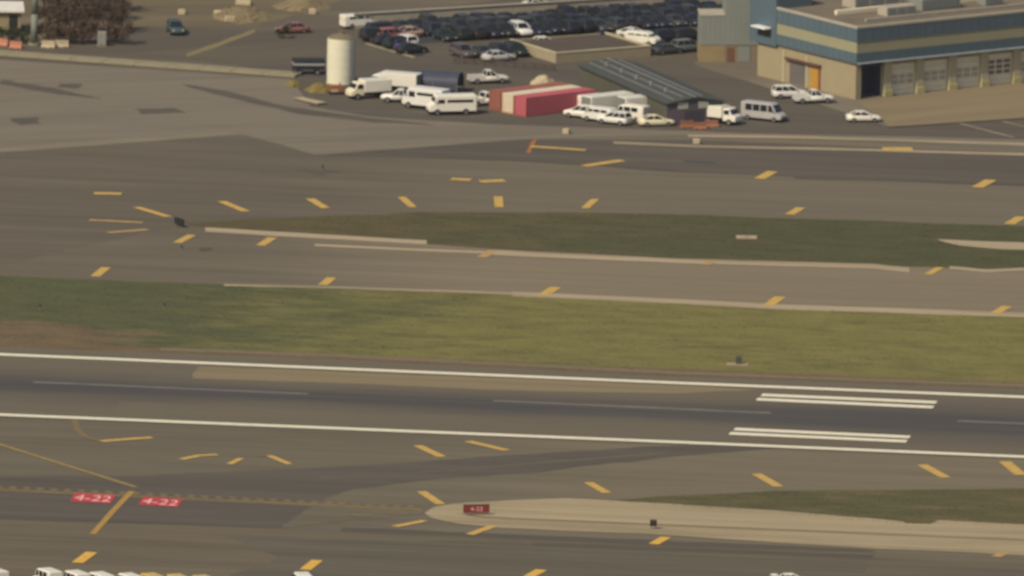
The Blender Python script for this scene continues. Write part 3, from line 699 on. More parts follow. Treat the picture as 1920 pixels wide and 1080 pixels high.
for k in range(16): B().cyl((rr + .12, -.22, .6 + k * .4), (rr + .12, .22, .6 + k * .4), .025, n=6).obj('ladder_rung', M_steel, si)
tag(si, 'round cream silo standing left of the parked trucks', 'silo')

# ------------------------------------------------------------------ shipping containers
def container(at, head, c, label, L=12.2, roofc=None):
    p = G(*at); o = empty('shipping_container', (p.x, p.y, gz(p.x, p.y)), R(head)); H = 2.65; W = 2.44
    m = plain('container_paint', c, 0.6, 0.4, 0, 0.1, 0.5); mr = m if not roofc else plain('container_roof', roofc, 0.6, 0.3, 0, 0.08, .5)
    b = B(); n = 40                                           # corrugated long sides
    for s in (0, 1):
        ring0, ring1 = [], []
        for k in range(n * 4 + 1):
            x = L * k / (n * 4); dy = .045 if (k % 4) in (1, 2) else 0
            y = (dy if s == 0 else W - dy); ring0.append((x, y, .17)); ring1.append((x, y, H - .12))
        N = len(ring0); b.add(ring0 + ring1, [(i, i + 1, N + i + 1, N + i) for i in range(N - 1)])
        b.obj('side_panel', m, o); b = B()
    B().box(0, L, .0, W, H - .12, H, .02).obj('roof', mr, o)
    B().box(0, L, .02, W - .02, 0.02, .17).obj('floor_frame', m, o)
    for x in (0.0, L - .16):
        for y in (-.01, W - .15): B().box(x - .01, x + .17, y, y + .16, 0, H + .01, .02).obj('corner_post', m, o)
    for j in (0, 1):
        d = B().box(.04, .1, .17 + j * 1.06, .17 + j * 1.06 + 1.03, .2, H - .14, .01).obj('door', m if not roofc else mr, o)
        for y in (.3, .75): B().cyl((.015, .17 + j * 1.06 + y, .22), (.015, .17 + j * 1.06 + y, H - .16), .02, n=6).obj('lock_bar', M_steel, d)
    B().box(L - .1, L - .04, .16, W - .16, .18, H - .13).obj('end_panel', m, o)
    return tag(o, label, 'container', 'shipping containers side by side')
hd = 40
container((986, 220), hd, seen(190, 90, 98), 'magenta red shipping container, front one of the three side by side')
container((962, 215), hd, seen(204, 160, 116), 'cream roofed shipping container between the two red ones', roofc=(.66, .56, .43))
container((938, 209.5), hd, seen(158, 92, 76), 'orange red shipping container, rearmost of the three side by side', L=12.2)

# ------------------------------------------------------------------ long dark shed
p = G(1086, 164); hs = ang((1086, 164), (1250, 236)); L = (G(1250, 236) - p).length
sh = empty('long_shed', (p.x, p.y, 0), hs)                    # +x runs towards the camera, +y to the right and back
W = 8.2; Hh = 3.0
S_wall = plain('shed_wall', seen(92, 88, 76), .85, .2); S_roof = plain('shed_roof', seen(74, 76, 72), .75, .3, 0, .12, .4); S_end = plain('shed_end', seen(92, 78, 86), .8); S_band = plain('shed_gable', seen(78, 80, 84), .8)
n = 14
for k in range(n):
    B().box(L * k / n + .02, L * (k + 1) / n - .02, 0.0, .12, 0.02, Hh).obj('wall_panel', S_wall, sh)
    B().box(L * k / n + .02, L * (k + 1) / n - .02, W - .12, W, 0.02, Hh).obj('wall_panel', S_wall, sh)
    for s in (0, 1):
        y0, y1 = (-.3, W / 2 - .01) if s == 0 else (W / 2 + .01, W + .3); za, zb = (Hh, Hh + .75) if s == 0 else (Hh + .75, Hh)
        x0, x1 = L * k / n - (.3 if k == 0 else -.015), L * (k + 1) / n + (.3 if k == n - 1 else -.015)
        B().loft([[(x0, y0, za), (x1, y0, za), (x1, y1, zb), (x0, y1, zb)], [(x0, y0, za + .1), (x1, y0, za + .1), (x1, y1, zb + .1), (x0, y1, zb + .1)]]).obj('roof_panel', S_roof, sh)
for x, mt in ((.05, S_wall), (L - .15, S_end)):
    B().box(x, x + .1, .13, W - .13, .02, Hh - .9).obj('end_wall', mt, sh)
    B().add([(xx, y, z) for xx in (x, x + .1) for y, z in ((.13, Hh - .88), (W - .13, Hh - .88), (W - .13, Hh), (W / 2, Hh + .7), (.13, Hh))], [(0, 1, 2, 3, 4), (9, 8, 7, 6, 5)] + [(i, (i + 1) % 5, 5 + (i + 1) % 5, 5 + i) for i in range(5)]).obj('gable', S_band if mt is S_end else mt, sh)
for y in (1.6, 4.6): 
    w_ = B().box(L - .04, L + .03, y, y + 1.5, Hh - .8, Hh + .15, .02).obj('gable_louvre', plain('pale_louvre', seen(170, 168, 150), .6), sh)
B().box(L - .045, L - .005, 2.6, 5.4, .05, 1.9).obj('double_door', plain('dark_shed_door', seen(66, 58, 70), .7), sh)
for y, a in ((1.2, 0), (2.6, 1), (5.4, 1)):
    B().box(.6, L - .8, y, y + .12, Hh + .12 + (y if y < W / 2 else W - y) * .18 + .06, Hh + .12 + (y if y < W / 2 else W - y) * .18 + .2).obj('roof_rail', M_steel, sh)
for k in range(5):
    B().cyl((4 + k * 5.5, W * .3, Hh + .4), (4 + k * 5.5, W * .3, Hh + 1.05), .28, n=12).obj('roof_vent', M_steel, sh)
B().box(-0.28, L + .28, W / 2 - .15, W / 2 + .15, Hh + .84, Hh + .92).obj('ridge_cap', M_steel, sh)
tag(sh, 'long low dark roofed shed running back behind the white vehicles', 'shed')
# orange water barriers at the shed's near end
M_or = plain('orange_barrier_plastic', seen(150, 98, 72), .6, .4)
def barrier(at, head, mat, label, L=1.8, group=None):
    p = G(*at); o = empty('water_barrier', (p.x, p.y, gz(p.x, p.y)), R(head))
    B().loft([[(x, -.3, 0), (x, .3, 0), (x, .3, .2), (x, .12, .45), (x, .1, 1.0), (x, -.1, 1.0), (x, -.12, .45), (x, -.3, .2)] for x in (-L / 2, L / 2)]).obj('body', mat, o)
    for x in (-.5, .5): B().box(x - .15, x + .15, -.305, .305, 0.02, .12).obj('fork_slot', M_black, o)
    B().cyl((0, 0, 1.0), (0, 0, 1.05), .08, n=8).obj('fill_cap', M_black, o)
    return tag(o, label, 'barrier', group)
for k, (a, lb) in enumerate((((1288, 240), 'orange barrier left of the shed end'), ((1312, 243), 'orange barrier in the middle before the shed end'), ((1334, 239), 'orange barrier right of the shed end beside box truck'))):
    barrier(a, 20 - k * 8, M_or, lb, group='orange barriers by the shed')

# ------------------------------------------------------------------ low flat-roofed block and its wall
p = G(1042, 119); ha = R(30)
lb = empty('low_block', (p.x, p.y, 0), ha); Lc, Wc, Hc = 15.0, 12.5, 1.35
T_cr2 = plain('cream_render', seen(164, 149, 122), .85, .2, 0, .05)
B().box(0, Lc, 0, .3, 0, Hc).obj('front_wall', T_cr2, lb); B().box(0, .3, .31, Wc, 0, Hc).obj('end_wall', T_cr2, lb)
B().box(Lc - .3, Lc, .31, Wc, 0, Hc).obj('end_wall', T_cr2, lb); B().box(.31, Lc - .31, Wc - .3, Wc, 0, Hc).obj('rear_wall', T_cr2, lb)
B().box(.31, Lc - .31, .31, Wc - .31, Hc - .4, Hc - .15).obj('roof', plain('tar_roof', seen(90, 80, 72), .95, .1, 0, .12, .3), lb)
for a in ((-.06, Lc + .06, -.06, .36), (-.06, .36, .37, Wc + .06), (Lc - .36, Lc + .06, .37, Wc + .06)): B().box(*a, Hc, Hc + .14, .02).obj('coping', plain('coping_cream', seen(196, 184, 146), .8), lb)
tag(lb, 'low flat dark roofed block with cream walls between car park and shed', 'building')
# guard rail in front of the cars left of it
def rail(name, a, b, h, label, mat, n=8):
    p, q = G(*a), G(*b); d = q - p; o = empty(name, (p.x, p.y, gz(p.x, p.y)), math.atan2(d.y, d.x)); LL = d.length
    for k in range(n + 1): B().box(LL * k / n - .06, LL * k / n + .06, -.06, .06, 0, h).obj('post', mat, o)
    for z in (h * .45, h * .85): B().box(0, LL, -.12, -.065, z, z + h * .22).obj('rail_beam', mat, o)
    return tag(o, label, 'guard rail')
M_rail = plain('brown_rail', seen(74, 62, 54), .8)
rail('guard_rail', (852, 119), (1040, 133), .8, 'dark brown guard rail in front of the middle car row', M_rail, 10)

# ------------------------------------------------------------------ car park
A1 = ang((680, 45), (1350, 4)); e1 = Vector((math.cos(A1), math.sin(A1), 0)); e2 = Vector((math.sin(A1), -math.cos(A1), 0))
lot0 = G(690, 70)
c0 = G(688, 56)
sheet('car_park', [(672, 57), (704, 41), (1000, 21), (1360, -2), (1700, -24), (1700, 20), (1330, 48), (840, 78), (782, 82), (796, 104), (776, 108), (686, 81)], 0.050, M_lot)
# pale wall behind it
wl = empty('car_park_wall', (c0 - e1 * 1.5 - e2 * 1.2).to_tuple(), A1); wl.location.z = 0
for k in range(20): B().box(k * 3 + .02, k * 3 + 2.98, -.15, .15, 0, 2.05, .02).obj('wall_panel', plain('pale_wall', seen(172, 158, 138), .85) if k == 0 else bpy.data.materials['pale_wall'], wl)
B().box(0, 60, -.3, .3, 2.052, 2.2, .02).obj('coping', T_cap, wl)
tag(wl, 'long pale wall behind the dark car park', 'wall')
kerb('concrete_kerb', (688, 83), (778, 109), .5, .16, M_kerb, 'pale slanting kerb at the left end of the car park', n=6)
rc = random.Random(5); dark = [NAVY, CHAR, SLATE, DGRN, CHAR, NAVY, SLATE]
cname = {NAVY: 'navy', CHAR: 'charcoal', SLATE: 'slate grey', DGRN: 'dark green'}
grp = 'dark cars packed in the car park'
ORD = 'first second third fourth fifth sixth seventh eighth ninth tenth eleventh twelfth thirteenth fourteenth fifteenth sixteenth seventeenth eighteenth nineteenth twentieth twenty-first twenty-second'.split()
ROW = ('rear row along the pale wall', 'middle row of the packed car park', 'front row of the packed car park')
for row in range(3):
    for k in range(22):
        base = c0 + e1 * (1.6 + k * 2.36 + rc.uniform(-.12, .12)) + e2 * (1.8 + row * 4.75 + rc.uniform(-.2, .2))
        kind = rc.choice(('sedan', 'suv', 'suv', 'sedan')); c = rc.choice(dark); hdg = math.degrees(A1) + (90 if rc.random() < .5 else -90) + rc.uniform(-2, 2)
        if row > 0 and k < 2: continue
        lab = '%s car, %s from the left in the %s' % (cname[c], ORD[k if row == 0 else k - 2], ROW[row])
        if row == 2 and k == 7: lab, c, kind = 'white car among the dark cars of the front car park row', (.72, .72, .7), 'suv'
        r = veh(kind, (900, 60), hdg, c, lab, 'car', grp)
        r.location = (base.x, base.y, .05)
for k, (px, py) in enumerate(((706, 76), (728, 84), (750, 92), (772, 100), (716, 66))):
    veh(('suv', 'sedan')[k % 2], (px, py), math.degrees(A1) + 3, (CHAR, NAVY, DGRN, CHAR, NAVY)[k], ('charcoal car at the top of the slanting left kerb', 'navy car second along the slanting left kerb', 'dark green car third along the slanting left kerb', 'charcoal car lowest along the slanting left kerb', 'navy car behind the kerbside cars near the silo')[k], 'car', grp)
veh('suv', (736, 76), math.degrees(A1) + 6, (.30, .10, .09), 'dull red car among dark cars at the left end of the car park', 'car')
veh('sedan', (762, 70), math.degrees(A1) + 178, (.40, .27, .22), 'pinkish brown car right of the dull red one', 'car')
veh('suv', (758, 88), math.degrees(A1) + 96, (.68, .66, .66), 'white car at the left car park corner beside a blue one', 'car')
veh('sedan', (742, 92), math.degrees(A1) + 94, (.06, .06, .22), 'blue car at the left car park corner', 'car')
veh('van', (672, 52), 25, WH, 'white van parked above the silo outside the car park wall', 'van', L=5.0, H=1.9)
veh('sedan', (1011, 16), 25, WH, 'white car on the road above the car park wall', 'car')
# cars around the low block
for a, hdg, kind, c, lab in (((868, 107), -62, 'suv', (.10, .08, .09), 'dark purple grey car at the left end of the middle row'), ((905, 106), -62, 'sedan', SLATE, 'slate grey car second in the middle row behind guard rail'),
                             ((940, 107), -62, 'suv', NAVY, 'navy car third in the middle row behind guard rail'), ((968, 104), -62, 'suv', DGRN, 'dark green car beside the cream end wall of the low block'),
                             ((935, 114), 28, 'sedan', (.5, .5, .5), 'silver car standing close behind the dark guard rail'),
                             ((1022, 88), 20, 'sedan', WH2, 'white car parked left behind the low flat block'), ((1138, 79), 22, 'sedan', CHAR, 'black car parked behind the middle of the low block'),
                             ((1188, 72), -30, 'sedan', (.6, .57, .5), 'beige car behind the low block, upper of two'), ((1206, 84), -28, 'van', WH, 'white low van behind the right end of the low block'),
                             ((1252, 78), 35, 'suv', NAVY, 'navy car parked left of the grey annex'), ((1290, 76), 35, 'suv', CHAR, 'charcoal car parked right against the grey annex'),
                             ((1252, 101), 32, 'sedan', SLATE, 'slate car nearer the camera left of the grey annex'), ((1290, 97), 32, 'suv', MIDG, 'mid grey car in front of the grey annex corner')):
    veh(kind, a, hdg, c, lab, 'van' if kind == 'van' else 'car', **({'L': 4.8, 'H': 1.8} if kind == 'van' else {}))
veh('suv', (329, 63), -80, (.05, .08, .09), 'dark teal car driving on the far left road', 'car')
veh('sedan', (548, 62), 200, (.24, .11, .09), 'faded red car on the road above the silo', 'car')

# ------------------------------------------------------------------ service yard vehicles
veh('box', (690, 184), 205, CREAM, 'cream box truck just right of the silo', 'truck', L=6.0, H=2.6)
veh('box', (738, 172), 160, WH, 'white box truck behind the cream truck and the step van', 'truck', L=7.4, H=2.7)
veh('step', (798, 204), 150, WH2, 'white step van, rear one of the two left of the containers', 'van', L=6.4, H=2.9)
veh('step', (846, 214), 192, WH, 'white step van parked broadside in front, left of the containers', 'van', L=6.6, H=2.7)
veh('pickup', (910, 197), 30, WH, 'white pickup truck between step van and red containers', 'truck')
veh('pickup', (915, 156), 15, (.6, .58, .54), 'pale pickup truck behind the blue shelter', 'truck')
veh('box', (1150, 212), 36, WH, 'long white box truck beside the magenta container', 'truck', L=9.2, H=2.7)
veh('box', (1204, 217), 30, CREAM, 'cream white box truck left of the shed end', 'truck', L=6.6, H=2.8)
veh('pickup', (752, 192), 170, WH2, 'white pickup truck squeezed between cream truck and rear step van', 'truck')
veh('van', (1182, 226), 148, WH, 'white van behind the front row, before the cream box truck', 'van', L=5.2, H=2.2)
veh('van', (1118, 207), 38, WH, 'white van tucked between magenta container and long box truck', 'van', L=5.2, H=2.2)
veh('suv', (1090, 221), 152, WH, 'white car parked in front of the magenta container', 'car')
veh('van', (1124, 228), 146, WH2, 'white van in the front row, second from the magenta container', 'van', L=5.0, H=2.0)
veh('suv', (1152, 233), 150, WH2, 'white car in the front row before the cream box truck', 'car')
veh('sedan', (1230, 236), 14, CREAM, 'cream sedan alone in front of the shed end', 'car', scale=1.05)
veh('box', (1352, 232), -28, WH, 'small white box truck right of the orange barriers', 'truck', L=5.4, H=2.5)
veh('van', (1432, 226), -28, GREY, 'silver grey van parked right of the small box truck', 'van', L=6.2, H=2.5)
veh('suv', (1480, 184), 12, WH2, 'white car parked nearest the station entrance', 'car')
veh('pickup', (1525, 193), 14, WH2, 'white pickup truck parked beside the station side wall', 'truck')
veh('sedan', (1619, 228), 8, WH, 'white car standing by the corner of the tan apron', 'car')
# bottom edge of the picture: only the roofs show
for k, x in enumerate((-12, 88, 140, 186, 240)):
    veh('van', (x, 1098 + k * 2.2), 118, WH, ('white van at the far left end of the bottom row', 'tallest white van in the bottom row below the yellow stripe', 'white van third in the bottom row', 'white van fourth in the bottom row', 'white van last before the yellow vans in the bottom row')[k], 'van', 'vans along the bottom edge', L=5.0, H=(2.2, 2.35, 2.2, 2.15, 2.15)[k])
for k, x in enumerate((282, 330, 378)):
    veh('van', (x, 1107 + k * 2.0), 118, (.62, .42, .06), ('yellow van next to the white vans in the bottom row', 'yellow van in the middle of the three at the bottom', 'yellow van at the right end of the bottom row')[k], 'van', 'vans along the bottom edge', L=5.0, H=2.15)
veh('van', (566, 1104), 100, WH, 'lone white van below the yellow stripe at the bottom edge', 'van', L=4.6, H=2.1)
veh('pickup', (1452, 1104), 10, WH, 'white pickup at the bottom edge, left of a pair', 'truck')
veh('sedan', (1486, 1097), 12, WH, 'white car at the bottom edge, right of a pair', 'car')

# ------------------------------------------------------------------ yard clutter by the silo
# dark slatted flatbed trailer
p = G(578, 139); fl = empty('flatbed_trailer', (p.x, p.y, 0.03), R(4))
for k, z in enumerate((.75, 1.35, 1.95)):
    B().box(-2.2, 2.2, -1.1, 1.1, z, z + (.22 if k == 1 else .12), .02).obj('rack_deck', M_black if k != 1 else plain('grey_rack_deck', (.3, .3, .33), .6), fl)
for x in (-2.1, 2.1):
    for y in (-1.0, 1.0): B().box(x - .06, x + .06, y - .06, y + .06, .3, 2.1).obj('upright', M_black, fl)
wheels(fl, (-1.2, 1.2), 1.05, .36)
tag(fl, 'dark three deck rack trailer left of the silo', 'trailer')
def pile(name, at, rx, ry, h, mat, label, cat, seed, n=120, sz=.22):
    """heap of loose pieces on a low mound"""
    p = G(*at); o = empty(name, (p.x, p.y, gz(p.x, p.y))); rn = random.Random(seed)
    rings = []
    for j in range(5):
        f = 1 - j / 5.2; rings.append([(rx * f * math.cos(t * .5236) * rn.uniform(.85, 1.1), ry * f * math.sin(t * .5236) * rn.uniform(.85, 1.1), h * (1 - f ** 1.6)) for t in range(12)])
    B().loft(rings).obj('mound', mat, o)
    b = B()
    for k in range(n):
        a, q_ = rn.uniform(0, 6.28), rn.random() ** .5; x, y = rx * q_ * math.cos(a), ry * q_ * math.sin(a); z = h * (1 - q_ ** 1.6); s = sz * rn.uniform(.4, 1.1)
        vs = [Vector((rn.uniform(-s, s), rn.uniform(-s, s), rn.uniform(-s, s) * .6)) + Vector((x, y, z)) for _ in range(4)]
        b.add(vs, [(0, 1, 2), (0, 1, 3), (0, 2, 3), (1, 2, 3)])
    lo = b.obj('loose_pieces', mat, o); lo['kind'] = 'stuff'
    return tag(o, label, cat)
M_ol = plain('olive_scrub', seen(128, 112, 66), .95, .1, 0, .25, 1.2); M_sand = plain('sandy_soil', seen(132, 117, 89), .95, .1, 0, .2, .5); M_rub = plain('pale_rubble', seen(190, 172, 140), .95, .1, 0, .2, .8)
pile('brush_pile', (598, 170), 1.9, 2.6, 1.1, M_ol, 'olive brown brush pile at the foot of the silo', 'brush pile', 1)
pile('brush_pile', (550, 160), 1.2, 2.2, .7, M_ol, 'small olive brush pile left of the larger one', 'brush pile', 2, 70)
p = G(582, 192); pl = empty('pallet', (p.x, p.y, gz(p.x, p.y)), R(-52))
for k in range(9): B().box(-2.6 + k * .58, -2.6 + k * .58 + .46, -.8, .8, .2, .28).obj('slat', M_rub, pl)
for y in (-.7, 0, .7): B().box(-2.6, 2.6, y - .06, y + .06, 0, .195).obj('runner', M_rail, pl)
tag(pl, 'long grey slatted pallet on the asphalt below the brush pile', 'pallet')
p = G(630, 177); bx = empty('generator', (p.x, p.y, gz(p.x, p.y)), R(10))
B().box(-.9, .9, -.6, .6, .35, 1.25, .05).obj('housing', plain('orange_brown_housing', seen(150, 92, 60), .6), bx); B().box(-.75, .2, -.62, -.605, .4, .8).obj('side_panel', M_rub, bx)
B().box(-1.0, 1.0, -.5, .5, .1, .34).obj('skid', M_black, bx); B().cyl((.5, 0, 1.25), (.5, 0, 1.6), .08, n=8).obj('exhaust', M_black, bx)
tag(bx, 'small orange brown generator on a skid at the silo foot', 'generator')
# blue vaulted shelter
p = G(818, 171); tn = empty('vaulted_shelter', (p.x, p.y, gz(p.x, p.y)), R(-12))
M_bl = plain('navy_tarp', seen(66, 70, 86), .6, .4, 0, .12, .6)
N = 12
for k in range(4):
    rings = []
    for x in (-3.4 + k * 1.7 + .01, -3.4 + (k + 1) * 1.7 - .01):
        out = [(x, 2.2 * math.cos(math.pi * i / N), 1.5 + 1.25 * math.sin(math.pi * i / N)) for i in range(N + 1)]
        inn = [(x, 2.15 * math.cos(math.pi * i / N), 1.5 + 1.2 * math.sin(math.pi * i / N)) for i in range(N, -1, -1)]
        rings.append(out + inn)
    B().loft(rings).obj('tarp_panel', M_bl, tn, False)
for x in (-3.3, 0, 3.3):
    for y in (-2.17, 2.17): B().cyl((x, y, 0), (x, y, 1.5), .06, n=8).obj('post', M_steel, tn)
for s in (-1, 1): B().box(-3.4, 3.4, s * 2.18 - .03, s * 2.18 + .03, .5, 1.5).obj('side_curtain', M_bl, tn)
tag(tn, 'dark blue vaulted tarp shelter behind the white step vans', 'shelter')
pile('covered_stack', (1018, 160), 2.0, 2.4, 1.5, M_rub, 'pale covered heap behind the red containers', 'heap', 4, 60, .25)
pile('soil_heap', (452, 30), 4.2, 6.5, 1.3, M_sand, 'sandy soil heap in the far dirt yard', 'heap', 5, 160, .3)
pile('soil_heap', (565, 12), 4.0, 5.0, 1.2, M_sand, 'smaller reddish soil heap right of the sandy one', 'heap', 6, 100, .3)
def slab(at, a, b, h, rz, label):
    p = G(*at); o = empty('concrete_block', (p.x, p.y, gz(p.x, p.y)), R(rz)); B().box(-a / 2, a / 2, -b / 2, b / 2, 0, h, .06).obj('block', M_rub, o)
    for s in (-1, 1): B().cyl((s * a * .25, 0, h - .01), (s * a * .25, 0, h + .12), .06, n=6).obj('lifting_eye', M_steel, o)
    return tag(o, label, 'block')
for a, sx, lb_ in (((341, 27), 1.0, 'small pale block above the dark teal car'), ((410, 29), 1.3, 'pale block left of the sandy heap'), ((431, 40), 1.4, 'pale block in front of the sandy heap'), ((457, 9), 2.2, 'long pale block on top side of the sandy heap'),
                 ((562, 16), 1.3, 'pale block on the smaller heap'), ((586, 26), 1.0, 'pale block at the road edge right of the heaps'), ((1062, 251), .9, 'small white block on the apron below the magenta container'), ((1306, 270), .9, 'small white block on the apron below the orange barriers')):
    slab(a, sx, .8, .7, random.uniform(-20, 30), lb_)

# ------------------------------------------------------------------ top left corner: shed, mast, thicket
p = G(-60, 66); hu = empty('roadside_building', (p.x, p.y, 0), R(2))
T_hw = plain('buff_wall', seen(150, 134, 102), .9); B().box(0, 7.2, .0, 6, 0, 3.3).obj('wall', T_hw, hu)
B().box(-.4, 7.7, -.6, 6.4, 3.3, 3.75, .04).obj('roof', plain('white_roof_edge', (.72, .7, .68), .6), hu)
for x in (.8, 3.0, 5.6): B().box(x, x + 1.2, -.04, -.005, .3, 2.9).obj('doorway', M_black, hu)
B().box(7.2, 7.25, 0.5, 5.5, .3, 2.8).obj('side_shutter', M_black, hu)
tag(hu, 'buff building with white roof edge at the far left corner', 'building')
p = G(64, 84); ms = empty('lighting_mast', (p.x, p.y, 0))
for k in range(4): B().cyl((0, 0, .3 + k * 4), (0, 0, .3 + k * 4 + 3.98), .52 - k * .05, .48 - k * .05, 18).obj('mast_section', plain('galvanised_mast', seen(122, 122, 112), .6, .4) if k == 0 else bpy.data.materials['galvanised_mast'], ms, True)
B().cyl((0, 0, 0), (0, 0, .3), .85, n=18).obj('base', M_kerb, ms)
for k in range(6): B().cyl((.7 * math.cos(k * 1.047), .7 * math.sin(k * 1.047), .3), (.7 * math.cos(k * 1.047), .7 * math.sin(k * 1.047), .42), .05, n=6).obj('bolt', M_steel, ms)
B().box(-1.6, 1.6, -.2, .2, 16.0, 16.3).obj('crossarm', M_steel, ms)
tag(ms, 'thick grey lighting mast at the far left', 'mast')
p = G(191, 86); cb = empty('utility_cabinet', (p.x, p.y, 0)); M_cab = plain('cabinet_grey', seen(140, 138, 128), .6)
B().box(-.6, .6, -.5, .5, .15, 2.0, .04).obj('housing', M_cab, cb); B().box(-.7, .7, -.6, .6, 0, .15).obj('plinth', M_kerb, cb)
for x in (-.56, .02): B().box(x, x + .54, -.54, -.505, .25, 1.9, .01).obj('door', M_cab, cb)
tag(cb, 'pale grey utility cabinet before the brown thicket', 'cabinet')
M_bark = plain('brown_bark', (.07, .05, .04), .95, .1)
def leafmat(name, a, b):
    m = Mat(name, .9, .1); n_ = m.noise(m.pos(), 1.3, 4, .35, .65); return m.done(m.mix(n_, a, b))
M_br = leafmat('brown_twigs', (.06, .042, .04), (.12, .085, .068)); M_gr = leafmat('dark_leaves', (.025, .035, .02), (.06, .07, .04)); M_br2 = leafmat('rust_twigs', (.085, .055, .045), (.13, .09, .06))
def tree(name, at, h, rad, mat, label, cat, group, seed, nl=1500, flat=.75):
    p = G(*at); rn = random.Random(seed); o = empty(name, (p.x, p.y, gz(p.x, p.y)), rn.uniform(0, 6))
    t = B(); th = h * .55; t.cyl((0, 0, -.05), (rn.gauss(0, .1), rn.gauss(0, .1), th), h * .025, h * .014, 8)
    tips = []
    for k in range(11):
        a = rn.uniform(0, 6.28); z0 = th * rn.uniform(.12, 1); q_ = Vector((math.cos(a) * rad * rn.uniform(.4, .85), math.sin(a) * rad * rn.uniform(.4, .85), z0 + h * rn.uniform(.12, .4)))
        t.cyl((0, 0, z0), q_, h * .011, h * .004, 5); tips.append(q_)
    t.obj('trunk', M_bark, o)
    b = B()
    cl = [(Vector((0, 0, h * .62)), rad * .75)] + [(q_, rad * rn.uniform(.32, .5)) for q_ in tips]
    for k in range(nl):
        c_, r_ = rn.choice(cl); v = Vector((rn.gauss(0, 1), rn.gauss(0, 1), rn.gauss(0, 1))).normalized() * (r_ * rn.random() ** .4); v.z *= flat
        q_ = c_ + v
        if q_.z < .1: q_.z = .1 + rn.random() * .3
        s = rn.uniform(.06, .17); n1 = Vector((rn.gauss(0, 1), rn.gauss(0, 1), rn.gauss(0, 1))).normalized(); a1 = n1.orthogonal().normalized(); a2 = n1.cross(a1)
        b.add([q_ - a1 * s, q_ + a2 * s * .6, q_ + a1 * s, q_ - a2 * s * .6], [(0, 1, 2, 3)])
    me = bpy.data.meshes.new('crown'); me.from_pydata(b.v, [], b.f); link('crown', me, o, mat)
    return tag(o, label, cat, group)
sd_ = 10
k_ = 0
for y, xs in ((80, (88, 108, 128, 150, 172, 208, 228)), (62, (84, 106, 130, 155, 180, 204, 226)), (42, (90, 116, 142, 168, 194, 220)), (18, (86, 114, 142, 170, 198, 224)), (-8, (90, 125, 160, 195, 225))):
    for x in xs:
        sd_ += 1; k_ += 1; rn = random.Random(sd_); hh = rn.uniform(2.6, 3.4) if y == 80 else rn.uniform(4.2, 5.4)
        tree('bare_shrub', (x + rn.uniform(-5, 5), y + rn.uniform(-4, 4)), hh, rn.uniform(1.5, 1.9), (M_br, M_br2)[k_ % 2], 'brown leafless shrub crowded in the far left thicket', 'shrub', 'brown thicket', sd_, 1300 if y > 0 else 500, 1.0)
for x, y, lb_ in ((14, 78, 'dark green bush under the far left building'), (42, 80, 'dark green bush between the far left building and the mast')):
    sd_ += 1; tree('evergreen_bush', (x, y), 2.4, 1.5, M_gr, lb_, 'bush', None, sd_, 900)
sd_ += 1; tree('evergreen_bush', (531, 72), 1.8, 1.0, M_gr, 'small dark green bush beside the faded red car', 'bush', None, sd_, 600)
M_pk = plain('red_white_barrier', seen(186, 120, 96), .7)
for a, hd_, mt, lb_ in (((6, 86), -40, M_pk, 'faded red barrier at the far left kerb end'), ((30, 91), -25, M_pk, 'faded red barrier nearest the mast'), ((90, 90), -5, M_rub, 'whitish barrier right of the mast'), ((116, 89), 5, M_rub, 'whitish barrier before the brown thicket')):
    barrier(a, hd_, mt, lb_, group='barriers by the far left road')

# ------------------------------------------------------------------ airfield signs and lights
def sign(at, head, Lg, H, face, label, txt=None, back=M_black):
    p = G(*at); o = empty('airfield_sign', (p.x, p.y, gz(p.x, p.y)), R(head))
    B().box(-Lg / 2, Lg / 2, -.14, .14, .25, H, .03).obj('housing', back, o)
    B().box(-Lg / 2 + .06, Lg / 2 - .06, -.165, -.142, .31, H - .06).obj('face', face, o)
    for x in (-Lg * .35, Lg * .35): B().cyl((x, 0, 0), (x, 0, .25), .05, n=8).obj('leg', M_steel, o)
    if txt:
        ground_text(txt, (Vector((-Lg * .24, -.17, .52)), Vector((Lg * .24, -.17, .52)), Vector((-Lg * .24, -.17, H - .3))), 0.0, M_legend, o)
    return tag(o, label, 'sign')
sign((893, 966), 12, 3.4, 1.35, plain('sign_red', seen(130, 48, 40), .5), 'red runway sign on the pale paved island', '4-22')
sign((336, 425), -62, 2.4, 1.15, M_black, 'dark airfield sign at the tip of the median lawn')
p = G(1225, 992); lt = empty('guard_light', (p.x, p.y, gz(p.x, p.y))); B().box(-.45, .45, -.25, .25, .35, 1.15, .05).obj('housing', plain('brown_black_housing', (.03, .025, .02), .6), lt)
for s in (-.3, .3): B().cyl((s, 0, 0), (s, 0, .36), .05, n=8).obj('leg', M_steel, lt); B().cyl((s * .75, -.25, .75), (s * .75, -.36, .75), .16, n=12).obj('lens_hood', M_black, lt)
tag(lt, 'small dark runway guard light on the paved island', 'light')
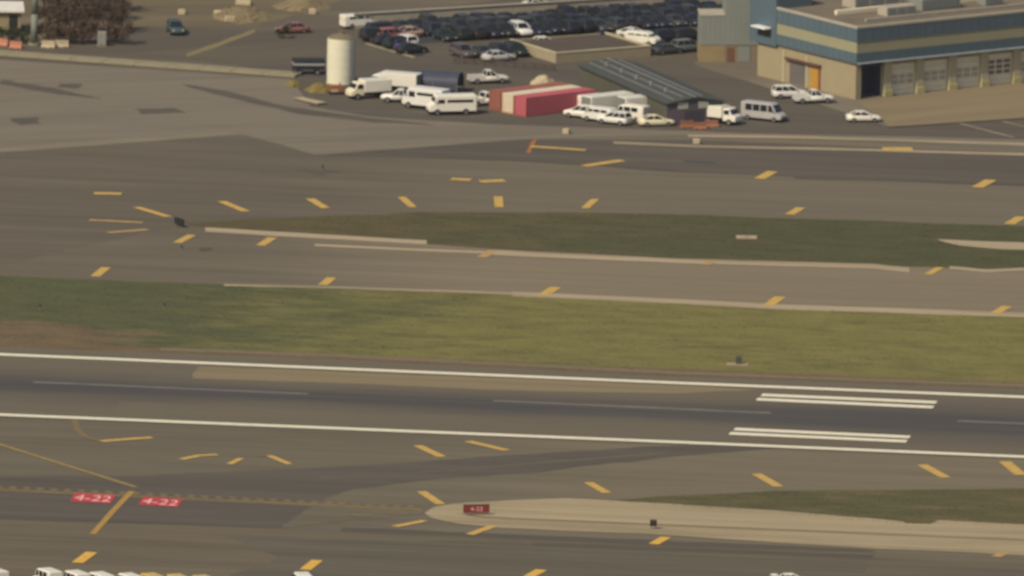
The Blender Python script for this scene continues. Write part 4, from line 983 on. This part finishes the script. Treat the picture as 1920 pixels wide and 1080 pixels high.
p = G(1385, 684); jb = empty('equipment_box', (p.x, p.y, gz(p.x, p.y))); B().box(-.4, .4, -.35, .35, .12, 1.1, .04).obj('housing', plain('dark_green_box', (.06, .065, .05), .7), jb); B().box(-1.6, 1.3, -1.0, .8, 0, .12, .02).obj('pad', M_pale, jb)
tag(jb, 'dark equipment box on a pale pad in the lawn by the runway', 'box')
p = G(1400, 446); jb = empty('manhole_pad', (p.x, p.y, gz(p.x, p.y))); B().box(-1.4, 1.4, -1.1, 1.1, 0, .14, .03).obj('pad', M_pale, jb); B().cyl((0, 0, .14), (0, 0, .18), .4, n=16).obj('cover', M_steel, jb)
tag(jb, 'pale manhole pad in the dark median lawn', 'manhole')
for k, (a, lb_) in enumerate((((75, 579), 'small dark edge light post near the left end of the lawn'), ((308, 577), 'small dark edge light post further right in the lawn'), ((605, 318), 'tiny dark light post on the asphalt left of the apron corner'), ((341, 468), 'tiny dark light post below the yellow stripe near the lawn tip'))):
    p = G(*a); o = empty('edge_light', (p.x, p.y, gz(p.x, p.y))); B().cyl((0, 0, 0), (0, 0, .45), .09, .07, 8).obj('stem', M_black, o); B().cyl((0, 0, .45), (0, 0, .68), .14, .08, 10).obj('lens', plain('blue_black_lens', (.02, .03, .06), .3), o); B().cyl((0, 0, 0), (0, 0, .06), .22, n=10).obj('base_plate', M_steel, o)
    tag(o, lb_, 'light')
sheet('dark_repair', [(372, 466), (398, 465), (396, 470), (376, 471)], 0.044, M_darker, wob=0.1)

# ------------------------------------------------------------------ thin air haze between the far camera and the field
hz = B().box(-20500, 20500, -20500, 20500, -1.0, 1040.0).obj('haze', None); hz['kind'] = 'stuff'
hm = bpy.data.materials.new('haze_air'); hm.use_nodes = True; ht = hm.node_tree; ht.nodes.clear()
hv = ht.nodes.new('ShaderNodeVolumePrincipled'); hv.inputs['Color'].default_value = (0.93, 0.95, 1.0, 1); hv.inputs['Density'].default_value = 6.0e-6; hv.inputs['Anisotropy'].default_value = 0.0
ho = ht.nodes.new('ShaderNodeOutputMaterial'); ht.links.new(hv.outputs[0], ho.inputs['Volume'])
hz.data.materials.append(hm)
